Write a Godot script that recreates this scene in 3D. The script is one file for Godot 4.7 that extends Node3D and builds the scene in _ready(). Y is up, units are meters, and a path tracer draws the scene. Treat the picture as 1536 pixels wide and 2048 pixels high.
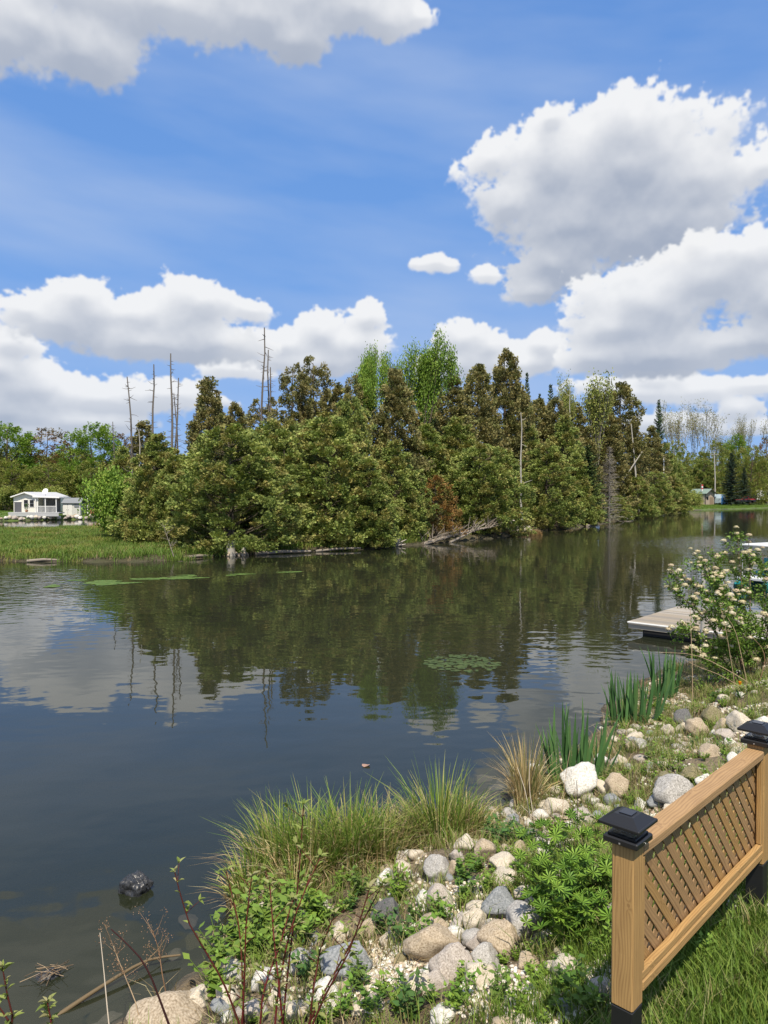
extends Node3D
# A pond in spring: lawn and riprap bank in front, a wooded point across the water. Metres, y up, water level at y = 0.

var rng := RandomNumberGenerator.new()
var mats := {}
var taken := {}
var relief := FastNoiseLite.new()

class MB:
	var v := PackedVector3Array()
	var n := PackedVector3Array()
	var c := PackedColorArray()
	var ix := PackedInt32Array()
	func tri(a: Vector3, b: Vector3, d: Vector3, col: Color) -> void:
		var nn := (d - a).cross(b - a).normalized()
		var k := v.size()
		v.append(a); v.append(b); v.append(d)
		n.append(nn); n.append(nn); n.append(nn)
		c.append(col); c.append(col); c.append(col)
		ix.append(k); ix.append(k + 1); ix.append(k + 2)
	func quad(a: Vector3, b: Vector3, d: Vector3, e: Vector3, col: Color) -> void:
		var nn := (d - a).cross(b - a).normalized()
		var k := v.size()
		v.append(a); v.append(b); v.append(d); v.append(e)
		n.append(nn); n.append(nn); n.append(nn); n.append(nn)
		c.append(col); c.append(col); c.append(col); c.append(col)
		ix.append(k); ix.append(k + 1); ix.append(k + 2)
		ix.append(k); ix.append(k + 2); ix.append(k + 3)
	# leaflet shaped like a rhomb, slightly folded out of flat by its two halves
	func rhomb(q: Vector3, dir: Vector3, side: Vector3, len: float, w: float, col: Color) -> void:
		var m := q + dir * (len * 0.45)
		quad(q, m + side * w, q + dir * len, m - side * w, col)
	func tube(p: PackedVector3Array, r: PackedFloat32Array, sides: int, col: Color, cap := false) -> void:
		var k0 := v.size()
		var t0 := (p[1] - p[0]).normalized()
		var ax := t0.cross(Vector3(0.31, 0.17, 0.93)).normalized()
		if ax.length() < 0.1:
			ax = t0.cross(Vector3.RIGHT).normalized()
		for j in p.size():
			var t := (p[mini(j + 1, p.size() - 1)] - p[maxi(j - 1, 0)]).normalized()
			ax = (ax - t * ax.dot(t)).normalized()
			var ay := t.cross(ax)
			for s in sides:
				var a := TAU * s / sides
				var d := ax * cos(a) + ay * sin(a)
				v.append(p[j] + d * r[j]); n.append(d); c.append(col)
		for j in p.size() - 1:
			for s in sides:
				var a := k0 + j * sides + s
				var b := k0 + j * sides + (s + 1) % sides
				ix.append(a); ix.append(a + sides); ix.append(b)
				ix.append(b); ix.append(a + sides); ix.append(b + sides)
		if cap:
			for e in [0, p.size() - 1]:
				var k := v.size()
				var t := t0 * (-1.0 if e == 0 else 1.0)
				v.append(p[e]); n.append(t); c.append(col)
				for s in sides:
					v.append(v[k0 + e * sides + s]); n.append(t); c.append(col)
				for s in sides:
					ix.append(k); ix.append(k + 1 + s); ix.append(k + 1 + (s + 1) % sides)
	# chamfered box
	func box(at: Vector3, size: Vector3, bevel := 0.004, col := Color.WHITE, turn := Basis.IDENTITY) -> void:
		var h := size * 0.5
		var b := minf(bevel, minf(h.x, minf(h.y, h.z)) * 0.45)
		for axis in 3:
			for s in [-1.0, 1.0]:
				var u := (axis + 1) % 3
				var w := (axis + 2) % 3
				var cs := []
				for q in [[-1, -1], [1, -1], [1, 1], [-1, 1]]:
					var p := Vector3.ZERO
					p[axis] = s * h[axis]
					p[u] = q[0] * (h[u] - b)
					p[w] = q[1] * (h[w] - b)
					cs.append(at + turn * p)
				if s > 0:
					quad(cs[0], cs[3], cs[2], cs[1], col)
				else:
					quad(cs[0], cs[1], cs[2], cs[3], col)
		if b <= 0.0:
			return
		for axis in 3:
			var u := (axis + 1) % 3
			var w := (axis + 2) % 3
			for q in [[-1, -1], [1, -1], [1, 1], [-1, 1]]:
				var cs := []
				for e in [[-1, 0], [1, 0], [1, 1], [-1, 1]]:
					var p := Vector3.ZERO
					p[axis] = e[0] * (h[axis] - b)
					p[u] = q[0] * (h[u] - (b if e[1] == 0 else 0.0))
					p[w] = q[1] * (h[w] - (0.0 if e[1] == 0 else b))
					cs.append(at + turn * p)
				var mid: Vector3 = (cs[0] + cs[2]) * 0.5 - at
				if (cs[2] - cs[0]).cross(cs[1] - cs[0]).dot(mid) > 0:
					quad(cs[0], cs[1], cs[2], cs[3], col)
				else:
					quad(cs[0], cs[3], cs[2], cs[1], col)
		for sx in [-1.0, 1.0]:
			for sy in [-1.0, 1.0]:
				for sz in [-1.0, 1.0]:
					var a := at + turn * Vector3(sx * h.x, sy * (h.y - b), sz * (h.z - b))
					var d := at + turn * Vector3(sx * (h.x - b), sy * h.y, sz * (h.z - b))
					var e := at + turn * Vector3(sx * (h.x - b), sy * (h.y - b), sz * h.z)
					if (e - a).cross(d - a).dot(a - at) > 0:
						tri(a, d, e, col)
					else:
						tri(a, e, d, col)
	# flat outline extruded along an axis: points in the plane (u, w), thickness t
	func prism(pts: PackedVector2Array, o: Vector3, u: Vector3, w: Vector3, t: Vector3, col := Color.WHITE) -> void:
		var tr := Geometry2D.triangulate_polygon(pts)
		for k in range(0, tr.size(), 3):
			var a := o + u * pts[tr[k]].x + w * pts[tr[k]].y
			var b := o + u * pts[tr[k + 1]].x + w * pts[tr[k + 1]].y
			var d := o + u * pts[tr[k + 2]].x + w * pts[tr[k + 2]].y
			tri(a, b, d, col)
			tri(a + t, d + t, b + t, col)
		for k in pts.size():
			var p := pts[k]
			var q := pts[(k + 1) % pts.size()]
			var a := o + u * p.x + w * p.y
			var b := o + u * q.x + w * q.y
			quad(a, b, b + t, a + t, col)
	func mesh() -> ArrayMesh:
		var arr := []
		arr.resize(Mesh.ARRAY_MAX)
		arr[Mesh.ARRAY_VERTEX] = v
		arr[Mesh.ARRAY_NORMAL] = n
		arr[Mesh.ARRAY_COLOR] = c
		arr[Mesh.ARRAY_INDEX] = ix
		var m := ArrayMesh.new()
		m.add_surface_from_arrays(Mesh.PRIMITIVE_TRIANGLES, arr)
		return m

func numbered(called: String) -> String:
	if not taken.has(called):
		taken[called] = 0
		return called
	taken[called] += 1
	return "%s_%03d" % [called, taken[called]]

func tag(o: Node3D, label := "", category := "", group := "", kind := "") -> void:
	if label: o.set_meta("label", label)
	if category: o.set_meta("category", category)
	if group: o.set_meta("group", group)
	if kind: o.set_meta("kind", kind)

func thing(called: String, at: Vector3, turn: float, label: String, category: String, group := "") -> Node3D:
	var o := Node3D.new()
	o.name = numbered(called)
	add_child(o)
	o.position = at
	o.rotation.y = turn
	tag(o, label, category, group)
	return o

func part(called: String, m: Mesh, mat: Material, parent: Node3D, at := Vector3.ZERO, basis_ := Basis.IDENTITY) -> MeshInstance3D:
	var o := MeshInstance3D.new()
	o.name = called
	o.mesh = m
	o.material_override = mat
	o.transform = Transform3D(basis_, at)
	parent.add_child(o, true)
	return o

func solo(called: String, m: Mesh, mat: Material, at: Vector3, turn: float, label: String, category: String, group := "", kind := "") -> MeshInstance3D:
	var o := MeshInstance3D.new()
	o.name = numbered(called)
	o.mesh = m
	o.material_override = mat
	add_child(o)
	o.position = at
	o.rotation.y = turn
	tag(o, label, category, group, kind)
	return o

func many(called: String, m: Mesh, mat: Material, places: Array, colors: Array, parent: Node3D) -> MultiMeshInstance3D:
	var mm := MultiMesh.new()
	mm.transform_format = MultiMesh.TRANSFORM_3D
	mm.use_colors = colors.size() > 0
	mm.mesh = m
	mm.instance_count = places.size()
	for k in places.size():
		mm.set_instance_transform(k, places[k])
		if colors.size():
			mm.set_instance_color(k, colors[k])
	var o := MultiMeshInstance3D.new()
	o.name = numbered(called) if parent == self else called
	o.multimesh = mm
	o.material_override = mat
	parent.add_child(o, true)
	o.set_meta("kind", "stuff")
	return o

func lin(r: float, g: float, b: float) -> Color:
	return Color(r, g, b).linear_to_srgb()

func plain(name_: String, r: float, g: float, b: float, rough := 0.8, metal := 0.0) -> StandardMaterial3D:
	if mats.has(name_):
		return mats[name_]
	var m := StandardMaterial3D.new()
	m.resource_name = name_
	m.albedo_color = lin(r, g, b)
	m.roughness = rough
	m.metallic = metal
	mats[name_] = m
	return m

# vertex-coloured foliage; light passes through leaves
func leafy(name_: String, through := 0.35, rough := 0.6) -> StandardMaterial3D:
	if mats.has(name_):
		return mats[name_]
	var m := StandardMaterial3D.new()
	m.resource_name = name_
	m.vertex_color_use_as_albedo = true
	m.roughness = rough
	m.metallic_specular = 0.3
	m.cull_mode = BaseMaterial3D.CULL_DISABLED
	m.backlight_enabled = through > 0.0
	m.backlight = Color(through, through, through * 0.6).linear_to_srgb()
	mats[name_] = m
	return m

func noise(seed_: int, freq: float, octaves := 4, kind := FastNoiseLite.TYPE_SIMPLEX_SMOOTH) -> FastNoiseLite:
	var f := FastNoiseLite.new()
	f.seed = seed_
	f.noise_type = kind
	f.frequency = freq
	f.fractal_octaves = octaves
	return f

func noise_tex(seed_: int, freq: float, octaves: int, stops: Array, size := 256, kind := FastNoiseLite.TYPE_SIMPLEX_SMOOTH) -> NoiseTexture2D:
	var t := NoiseTexture2D.new()
	t.width = size
	t.height = size
	t.seamless = true
	t.noise = noise(seed_, freq, octaves, kind)
	if stops.size():
		var g := Gradient.new()
		var off := PackedFloat32Array()
		var cols := PackedColorArray()
		for s in stops:
			off.append(s[0])
			cols.append(s[1])
		g.offsets = off
		g.colors = cols
		t.color_ramp = g
	return t

func pick(a: Array) -> Variant:
	return a[rng.randi() % a.size()]

func rv() -> Vector3:
	return Vector3(rng.randf_range(-1, 1), rng.randf_range(-1, 1), rng.randf_range(-1, 1))

func jitter(c: Color, by: float) -> Color:
	var k := 1.0 + rng.randf_range(-by, by)
	return Color(c.r * k * (1.0 + rng.randf_range(-by, by) * 0.4), c.g * k, c.b * k)

func pv(a: Array) -> PackedVector3Array:
	return PackedVector3Array(a)

func pf(a: Array) -> PackedFloat32Array:
	return PackedFloat32Array(a)

# ------------------------------------------------------------------ the lie of the land
var lake := PackedVector2Array([Vector2(-60, 16), Vector2(-20, 4), Vector2(-6, -1.6), Vector2(-3, -3.4), Vector2(-2, -4.0), Vector2(-1.5, -4.5), Vector2(-1.2, -4.95), Vector2(-1.05, -5.6), Vector2(-0.95, -6.3), Vector2(-0.6, -6.9), Vector2(0, -7.2), Vector2(0.6, -7.45), Vector2(1.1, -7.4), Vector2(1.35, -7.6), Vector2(1.55, -8.4), Vector2(2.0, -8.9), Vector2(2.6, -9.2), Vector2(3.0, -10), Vector2(3.45, -11), Vector2(4.9, -13.1), Vector2(6.3, -14.4), Vector2(8.2, -15.6), Vector2(12, -18), Vector2(30, -30), Vector2(70, -60), Vector2(120, -110), Vector2(150, -170), Vector2(130, -195), Vector2(100.7, -191.6), Vector2(86.5, -177.5), Vector2(71.5, -165), Vector2(41.8, -117), Vector2(27.5, -89), Vector2(19.6, -75), Vector2(12.5, -65), Vector2(8.1, -56), Vector2(2.1, -48.6), Vector2(-2, -44.1), Vector2(-6, -41.8), Vector2(-8.7, -39.8), Vector2(-10.5, -36.7), Vector2(-16, -36.2), Vector2(-19.3, -36.7), Vector2(-40, -36.5), Vector2(-80, -38)])
var channel := PackedVector2Array([Vector2(-120, -58), Vector2(-39, -63), Vector2(-31, -66), Vector2(-24, -71), Vector2(-19, -84), Vector2(-24, -101), Vector2(-41.8, -99.6), Vector2(-49.5, -94.2), Vector2(-75, -88), Vector2(-120, -85)])

func edge(p: Vector2, poly: PackedVector2Array) -> float:
	var best := 1e9
	var inside := false
	var q := poly[poly.size() - 1]
	for w in poly:
		var e := w - q
		var t := clampf((p - q).dot(e) / e.length_squared(), 0.0, 1.0)
		var d := p.distance_squared_to(q + e * t)
		if d < best:
			best = d
		if (w.y > p.y) != (q.y > p.y) and p.x < (q.x - w.x) * (p.y - w.y) / (q.y - w.y) + w.x:
			inside = not inside
		q = w
	return -sqrt(best) if inside else sqrt(best)

# metres of dry land to the nearest water; negative on the water
func inland(x: float, z: float) -> float:
	var p := Vector2(x, z)
	var d := edge(p, lake)
	if z < -55.0:
		d = minf(d, edge(p, channel))
	return d

func is_near(x: float, z: float) -> bool:
	return z > -30.0 - 0.9 * maxf(0.0, x)

func hgt(x: float, z: float) -> float:
	var s := inland(x, z)
	var far := not is_near(x, z)
	s += relief.get_noise_2d(x * 1.3, z * 1.3) * (0.16 if not far else 0.8)
	if s < 0.0:
		var d := 0.06 + (s * 0.42 if s > -1.2 else -0.504 + (s + 1.2) * 0.22)
		return maxf(d + relief.get_noise_2d(x * 3.0, z * 3.0) * 0.05, -1.6)
	var h := 0.06
	if far:
		h += 0.35 * minf(s, 0.6) + 0.05 * clampf(s - 0.6, 0.0, 12.0) * smoothstep(-14.0, -4.0, x + (70.0 if z < -88.0 else 0.0))
		return h + relief.get_noise_2d(x, z) * 0.15
	h += 0.16 * minf(s, 1.0) + 0.34 * clampf(s - 1.0, 0.0, 1.2) + 0.42 * clampf(s - 2.2, 0.0, 1.1) + 0.10 * clampf(s - 3.3, 0.0, 0.9) + 0.02 * clampf(s - 4.2, 0.0, 10.0)
	var rough := clampf(3.2 - s, 0.12, 1.0)
	return h + relief.get_noise_2d(x * 2.0, z * 2.0) * 0.09 * rough

func on_ground(x: float, z: float, lift := 0.0) -> Vector3:
	return Vector3(x, hgt(x, z) + lift, z)
const CLOUDS := [[-25.51, 30.03, 4.9, 2.39, 1.0, 4], [-21.97, 28.99, 3.05, 1.99, 1.0, 4], [-16.44, 32.35, 7.33, 1.91, 1.0, 4], [-9.86, 32.52, 4.93, 1.95, 1.0, 4], [-6.92, 31.36, 2.37, 1.62, 1.0, 4], [-1.85, 33.16, 4.24, 1.44, 1.0, 4], [0.08, 32.51, 2.32, 1.12, 1.0, 4], [-27.37, 28.86, 2.81, 2.04, 1.0, 4], [-12.82, 34.07, 11.35, 1.5, 1.0, 4], [-22.26, 32.45, 7.62, 1.96, 1.0, 4], [-4.92, 35.16, 7.7, 1.49, 1.0, 4], [2.97, 32.74, 0.96, 0.67, 1.0, 4], [18.24, 23.01, 6.38, 3.6, 1.0, 5], [13.77, 23.63, 4.65, 2.3, 1.0, 5], [19.27, 25.15, 3.21, 2.18, 1.0, 5], [23.17, 21.59, 4.73, 2.84, 1.0, 5], [8.35, 24.18, 2.82, 1.4, 1.0, 5], [9.69, 21.2, 2.62, 1.79, 1.0, 5], [14.89, 19.51, 5.64, 2.76, 1.0, 5], [12.7, 16.97, 3.46, 2.21, 1.0, 5], [11.6, 15.11, 2.22, 1.23, 1.0, 5], [20.86, 18.91, 5.54, 2.85, 1.0, 5], [27.28, 21.67, 2.4, 1.46, 1.0, 5], [12.83, 26.47, 1.1, 0.74, 1.0, 5], [23.89, 14.98, 5.88, 2.76, 1.0, 6], [19.88, 13.68, 5.95, 2.21, 1.0, 6], [26.42, 16.13, 3.62, 1.9, 1.0, 6], [17.45, 12.12, 4.15, 1.76, 1.0, 6], [25.22, 10.49, 4.89, 1.18, 1.0, 6], [21.28, 9.92, 5.83, 1.4, 1.0, 6], [28.29, 13.16, 2.93, 2.56, 1.0, 6], [15.67, 10.07, 2.85, 1.44, 1.0, 6], [-22.28, 14.14, 1.86, 1.41, 1.0, 3], [-19.06, 13.05, 5.38, 2.07, 1.0, 3], [-13.68, 14.29, 3.73, 1.75, 1.0, 3], [-10.33, 13.93, 1.82, 0.86, 1.0, 3], [-24.43, 12.08, 2.97, 1.61, 1.0, 3], [-17.67, 11.04, 6.95, 1.59, 1.0, 3], [-12.21, 11.31, 3.39, 1.27, 1.0, 3], [-25.71, 12.63, 1.28, 0.66, 1.0, 3], [-8.06, 11.46, 3.66, 1.39, 1.0, 2], [-4.59, 12.27, 2.41, 1.83, 1.0, 2], [-1.29, 13.41, 2.03, 1.46, 1.0, 2], [-2.07, 11.56, 3.12, 1.41, 1.0, 2], [-5.76, 10.02, 4.66, 1.12, 1.0, 2], [-11.1, 9.52, 3.03, 0.92, 1.0, 0], [6.29, 11.87, 2.22, 1.47, 1.0, 1], [8.4, 11.26, 2.09, 1.32, 1.0, 1], [12.18, 11.32, 1.56, 1.16, 1.0, 1], [10.5, 9.91, 3.35, 1.11, 1.0, 1], [2.99, 17.35, 1.24, 0.63, 1.0, 1], [4.15, 17.54, 1.16, 0.7, 1.0, 1], [5.12, 17.23, 0.85, 0.5, 1.0, 1], [2.22, 17.5, 0.62, 0.5, 1.0, 1], [8.0, 16.44, 1.37, 0.77, 1.0, 1], [5.14, 9.84, 3.08, 1.12, 1.0, 1], [-26.98, 10.34, 2.21, 1.33, 1.0, 0], [-24.8, 7.43, 3.98, 1.73, 1.0, 0], [-27.65, 5.55, 3.48, 1.36, 1.0, 0], [-21.17, 6.92, 4.54, 1.25, 1.0, 0], [-16.62, 7.47, 4.02, 1.28, 1.0, 0], [-21.86, 5.09, 4.86, 0.9, 1.0, 0], [-12.98, 7.04, 2.24, 0.75, 1.0, 0], [-25.79, 4.25, 5.28, 0.7, 1.0, 0], [-27.62, 8.61, 2.19, 1.34, 1.0, 0], [23.31, 7.34, 2.27, 1.05, 1.0, 0], [25.9, 5.98, 1.71, 1.11, 1.0, 0], [21.66, 5.1, 5.19, 0.9, 1.0, 0], [26.54, 4.57, 3.63, 0.69, 1.0, 0], [18.19, 7.41, 3.45, 0.91, 1.0, 0], [15.68, 8.24, 2.15, 0.81, 1.0, 0], [27.13, 7.63, 1.82, 0.68, 1.0, 0], [19.93, 8.41, 3.04, 0.71, 1.0, 0]]
const TREES := [
	["cedar_tree", "cedar_1", -14.16, -46, 4.704, 6.893, 0.0, "olive cedar right of the bright green bush on the point", "white cedars along the wooded point"],
	["cedar_tree", "cedar_2", -8.71, -41.6, 7.363, 7.073, 2.4, "broad olive cedar overhanging the water above the weathered stump", "white cedars along the wooded point"],
	["cedar_tree", "cedar_0", -7.17, -47, 6.285, 7.749, 4.8, "olive cedar right behind the broad one over the stump", "white cedars along the wooded point"],
	["cedar_tree", "cedar_0", -3.59, -46.4, 7.3, 8.191, 0.91, "wide cedar over the small grassy clearing on the shore", "white cedars along the wooded point"],
	["cedar_tree", "cedar_3", -0.97, -45.8, 3.963, 5.534, 3.31, "slim bright cedar in front of the wide cedar, mid shore", "white cedars along the wooded point"],
	["cedar_tree", "cedar_1", 0.77, -51, 4.814, 6.777, 5.71, "cedar just left of the rust brown cedar", "white cedars along the wooded point"],
	["cedar_tree", "rust", 3.77, -52.5, 3.771, 4.386, 1.83, "small rust brown cedar above the fallen grey branches", ""],
	["cedar_tree", "cedar_2", 7.88, -58.5, 7.363, 7.275, 4.23, "round cedar above the tip of the fallen grey branches", "white cedars along the wooded point"],
	["cedar_tree", "cedar_1", 6.44, -64, 7.048, 9.651, 0.34, "cedar behind and left of the round cedar, right of the rust brown one", "white cedars along the wooded point"],
	["cedar_tree", "cedar_0", 15.73, -71, 6.981, 8.123, 2.74, "full egg shaped cedar right of the shore mound", "white cedars along the wooded point"],
	["cedar_tree", "cedar_1", 11.83, -70, 4.956, 7.19, 5.14, "cedar standing right over the grey shore mound", "white cedars along the wooded point"],
	["cedar_tree", "cedar_3", -12.76, -50, 3.933, 6.632, 1.26, "cedar between the bush side cedar and the broad overhanging one", "white cedars along the wooded point"],
	["cedar_tree", "cedar_2", -5.98, -52, 6.135, 8.199, 3.66, "cedar filling the gap behind the grassy clearing", "white cedars along the wooded point"],
	["cedar_tree", "cedar_0", -2.6, -56, 5.726, 10.324, 6.05, "higher olive cedar below the thin pale green tree top", "white cedars along the wooded point"],
	["cedar_tree", "cedar_1", 3.37, -60, 6.135, 8.614, 2.17, "cedar standing behind the rust brown cedar", "white cedars along the wooded point"],
	["cedar_tree", "cedar_0", 1.8, -50.5, 2.383, 2.533, 4.57, "low young cedar at the waterline, left of the rust brown one", "white cedars along the wooded point"],
	["cedar_tree", "cedar_3", -20.03, -56, 3.524, 6.895, 0.69, "cedar behind the bright green bush", "white cedars along the wooded point"],
	["cedar_tree", "cedar_3", 15.58, -78, 4.908, 10.343, 3.08, "cedar behind the pale leafless birch pole", "white cedars along the wooded point"],
	["cedar_tree", "cedar_1", 20.8, -84, 6.607, 12.062, 5.48, "cedar behind the egg shaped cedar", "white cedars along the wooded point"],
	["tall_cedar_tree", "tall_0", -13.33, -56, 4.413, 12.111, 1.6, "dark pointed cedar right of the twin bare poles", "tall bronze cedars behind the front row"],
	["tall_cedar_tree", "open", -7.14, -58, 3.808, 13.347, 4.0, "open crowned brown cedar, left of the two thin topped ones", "tall bronze cedars behind the front row"],
	["tall_cedar_tree", "open", -5.75, -60, 3.94, 14.238, 0.11, "open crowned brown cedar, right of the two thin topped ones", "tall bronze cedars behind the front row"],
	["tall_cedar_tree", "tall_0", 0.87, -58, 5.078, 12.836, 2.51, "dense dark bronze cedar below the bright green tree tops", "tall bronze cedars behind the front row"],
	["tall_cedar_tree", "tall_2", 6.56, -70, 5.209, 14.237, 4.91, "bronze cedar right of the bright green locust tree", "tall bronze cedars behind the front row"],
	["tall_cedar_tree", "tall_1", 9.47, -74, 6.155, 16.092, 1.03, "broad topped bronze cedar left of the tallest cedar", "tall bronze cedars behind the front row"],
	["tall_cedar_tree", "tall_0", 12.91, -78, 6.488, 18.394, 3.43, "tallest cedar on the point with a pointed top", "tall bronze cedars behind the front row"],
	["tall_cedar_tree", "tall_1", 35.41, -109, 8.589, 19.841, 5.83, "big dark cedar at the right end of the tall trees", "tall bronze cedars behind the front row"],
	["tall_cedar_tree", "tall_2", 31.09, -104, 6.374, 16.377, 1.94, "dark cedar behind the grey dead spruce", "tall bronze cedars behind the front row"],
	["tall_cedar_tree", "open", -2.76, -64, 3.362, 13.261, 4.34, "thin pale topped cedar between the brown pair and the dark bronze one", "tall bronze cedars behind the front row"],
	["tall_cedar_tree", "open", -10.52, -62, 3.8, 11.336, 0.46, "sparse cedar beside the leaning thin poles", "tall bronze cedars behind the front row"],
	["tall_cedar_tree", "tall_2", -18.96, -58, 3.808, 9.014, 2.86, "cedar top around the foot of the left bare pole", "tall bronze cedars behind the front row"],
	["tall_cedar_tree", "tall_0", 4.78, -76, 5.323, 14.026, 5.26, "cedar below the locust, far behind the rust brown cedar", "tall bronze cedars behind the front row"],
	["tall_cedar_tree", "tall_1", 19.95, -95, 6.654, 15.207, 1.37, "cedar under the reddish spruce tips", "tall bronze cedars behind the front row"],
	["locust_tree", "fresh", 3.06, -64, 6.566, 17.684, 3.77, "tallest bright green tree leaning above the cedars", ""],
	["locust_tree", "fresh", 0.32, -66, 5.869, 16.718, 6.17, "bright green tree top just left of the tallest green tree", ""],
	["spruce_tree", "fir_1", 6.32, -84, 2.298, 16.628, 2.29, "thin dark spruce tip right of the bright green tree", ""],
	["spruce_tree", "fir_1", 19.49, -100, 2.462, 19.388, 4.68, "dark spruce spire just right of the tallest cedar", ""],
	["spruce_tree", "fir_1", 22.05, -104, 2.561, 17.084, 0.8, "short dark spruce spire right of the tall spire", ""],
	["spruce_tree", "fir_1", 23.62, -104, 2.988, 18.497, 3.2, "brownish spruce tip in the middle of the skyline gap", ""],
	["spruce_tree", "fir_1", 26.59, -108, 2.955, 17.998, 5.6, "spruce tip left of the thin poplars", ""],
	["poplar_tree", "poplar", 24.62, -96, 2.627, 19.378, 1.72, "thin grey poplar with hardly any leaves", ""],
	["poplar_tree", "poplar", 27.75, -98, 5.027, 19.922, 4.11, "leafing green poplar right of the thin grey one", ""],
	["spruce_tree", "fir_0", 22.47, -80.5, 4.956, 8.829, 0.23, "deep green spruce at the waterline with layered boughs", ""],
	["dead_spruce_tree", "grey", 27.39, -89, 3.774, 9.278, 2.63, "grey dead spruce with bare drooping twigs", ""],
	["spruce_tree", "fir_0", 38.75, -114, 6.238, 15.353, 5.03, "green spruce behind the crossed pale poles", ""],
	["spruce_tree", "fir_0", 52.48, -140, 4.979, 21.25, 1.14, "dark tipped spruce standing apart at the right end of the point", ""],
	["cedar_tree", "tall_2", 49.77, -136, 6.549, 15.914, 3.54, "bronze cedar left of the dark tipped spruce", ""],
	["leafy_bush", "bush_0", -18.54, -50, 3.762, 5.098, 5.94, "bright green leafy bush at the left end of the cedars", ""],
	["shore_cedar_tree", "cedar_0", 36.4, -106, 5.8, 6.168, 2.06, "low olive cedar beside the grey dead spruce at the waterline", "low shoreline cedars at the far end of the point"],
	["shore_cedar_tree", "cedar_2", 45.04, -121.5, 6.648, 7.483, 4.46, "low cedar below the crossed pale poles", "low shoreline cedars at the far end of the point"],
	["shore_cedar_tree", "cedar_1", 53.87, -136.5, 6.536, 7.123, 0.57, "low cedar below the white birdhouse pole", "low shoreline cedars at the far end of the point"],
	["shore_bush", "bush_1", 61.15, -149, 6.319, 4.767, 2.97, "yellow green bush hiding the left side of the shed", ""],
	["shore_cedar_tree", "cedar_0", 30.03, -94, 3.697, 3.224, 5.37, "low cedar directly right of the dead spruce foot", "low shoreline cedars at the far end of the point"],
	["shore_cedar_tree", "cedar_2", 67.88, -172, 7.294, 12.478, 1.49, "rounded green cedar behind the shore bushes, left of the shed", ""],
	["shore_cedar_tree", "cedar_3", 61.5, -160, 6.566, 14.501, 3.89, "olive cedar behind the white birdhouse pole", ""],
	["dead_tree", "snag_2", -17.98, -53, 0.0, 11.543, 0.0, "leaning bare pole, leftmost of the dead trees", "dead bare tree poles on the point"],
	["dead_tree", "snag_0", -17.21, -54, 0.0, 12.66, 2.4, "straight bare pole between the leaning one and the twin poles", "dead bare tree poles on the point"],
	["dead_tree", "snag_0", -14.87, -52, 0.0, 13.142, 4.8, "taller of the twin bare poles", "dead bare tree poles on the point"],
	["dead_tree", "snag_1", -15.33, -52.5, 0.0, 11.532, 0.92, "shorter of the twin bare poles", "dead bare tree poles on the point"],
	["dead_tree", "pale", -16.05, -48, 0.0, 7.298, 3.31, "short pale dead stem in front of the left cedars", "dead bare tree poles on the point"],
	["dead_tree", "snag_1", -10.14, -60, 0.0, 16.351, 5.71, "tall thin pole leaning right, left of the brown cedars", "dead bare tree poles on the point"],
	["dead_tree", "snag_1", -9.85, -61, 0.0, 15.006, 1.83, "thin bare pole close beside the tall leaning one", "dead bare tree poles on the point"],
	["dead_tree", "snag_0", -9.15, -60, 0.0, 13.302, 4.23, "shortest bare pole beside the brown cedars", "dead bare tree poles on the point"],
	["dead_tree", "snag_2", -15.47, -56, 0.0, 10.705, 0.34, "small dead pole right of the twin bare poles", "dead bare tree poles on the point"],
	["dead_tree", "pale", 12.51, -67, 0.0, 10.654, 2.74, "pale leafless birch pole between two olive cedars", "dead bare tree poles on the point"],
	["dead_tree", "pale", 23.41, -92, 0.0, 16.379, 5.14, "grey dead stem beside the thin poplar", "dead bare tree poles on the point"],
	["dead_tree", "snag_2", -21.87, -60, 0.0, 9.022, 1.26, "faint dead twig top above the left bush", "dead bare tree poles on the point"],
	["maple_tree", "maple_1", -63.09, -122, 12.517, 14.404, 3.66, "bright green maple at the left edge behind the trailer", "trees behind the white trailers"],
	["maple_tree", "red", -59.18, -128, 12.257, 14.1, 6.06, "reddish budding tree behind the white trailer porch", "trees behind the white trailers"],
	["maple_tree", "maple_1", -49.36, -124, 11.026, 14.593, 2.17, "bright green tree above the small grey shed", "trees behind the white trailers"],
	["maple_tree", "maple_0", -64.65, -132, 10.834, 11.934, 4.57, "olive green tree between the green maple and the reddish tree", "trees behind the white trailers"],
	["maple_tree", "maple_0", -55.84, -130, 9.781, 11.353, 0.69, "dull green tree right of the reddish tree", "trees behind the white trailers"],
	["maple_tree", "red", -46.23, -128, 7.88, 13.403, 3.09, "brownish budding tree behind the left cedars", "trees behind the white trailers"],
	["maple_tree", "maple_0", -66.32, -120, 10.67, 13.561, 5.49, "green tree cut by the left frame edge behind the trailer", "trees behind the white trailers"],
	["maple_tree", "maple_0", -53.92, -118, 8.878, 7.752, 1.6, "low olive tree right behind the white trailer roof", "trees behind the white trailers"],
	["maple_tree", "maple_0", -59.35, -116, 8.728, 8.065, 4.0, "low dark tree behind the trailer gable", "trees behind the white trailers"],
	["maple_tree", "maple_0", -47.85, -120, 8.208, 8.244, 0.12, "low tree behind the second trailer", "trees behind the white trailers"],
	["cedar_tree", "cedar_3", -44.03, -105, 0.862, 3.053, 2.52, "narrow clipped cedar beside the grey shed", ""],
	["bare_tree", "bare_0", 87.35, -215, 11.029, 30.365, 4.92, "tall bare tree left of the utility pole", "trees behind the far lawn"],
	["bare_tree", "bare_1", 96.27, -222, 12.907, 32.181, 1.03, "tallest bare tree above the round cedar", "trees behind the far lawn"],
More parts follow.
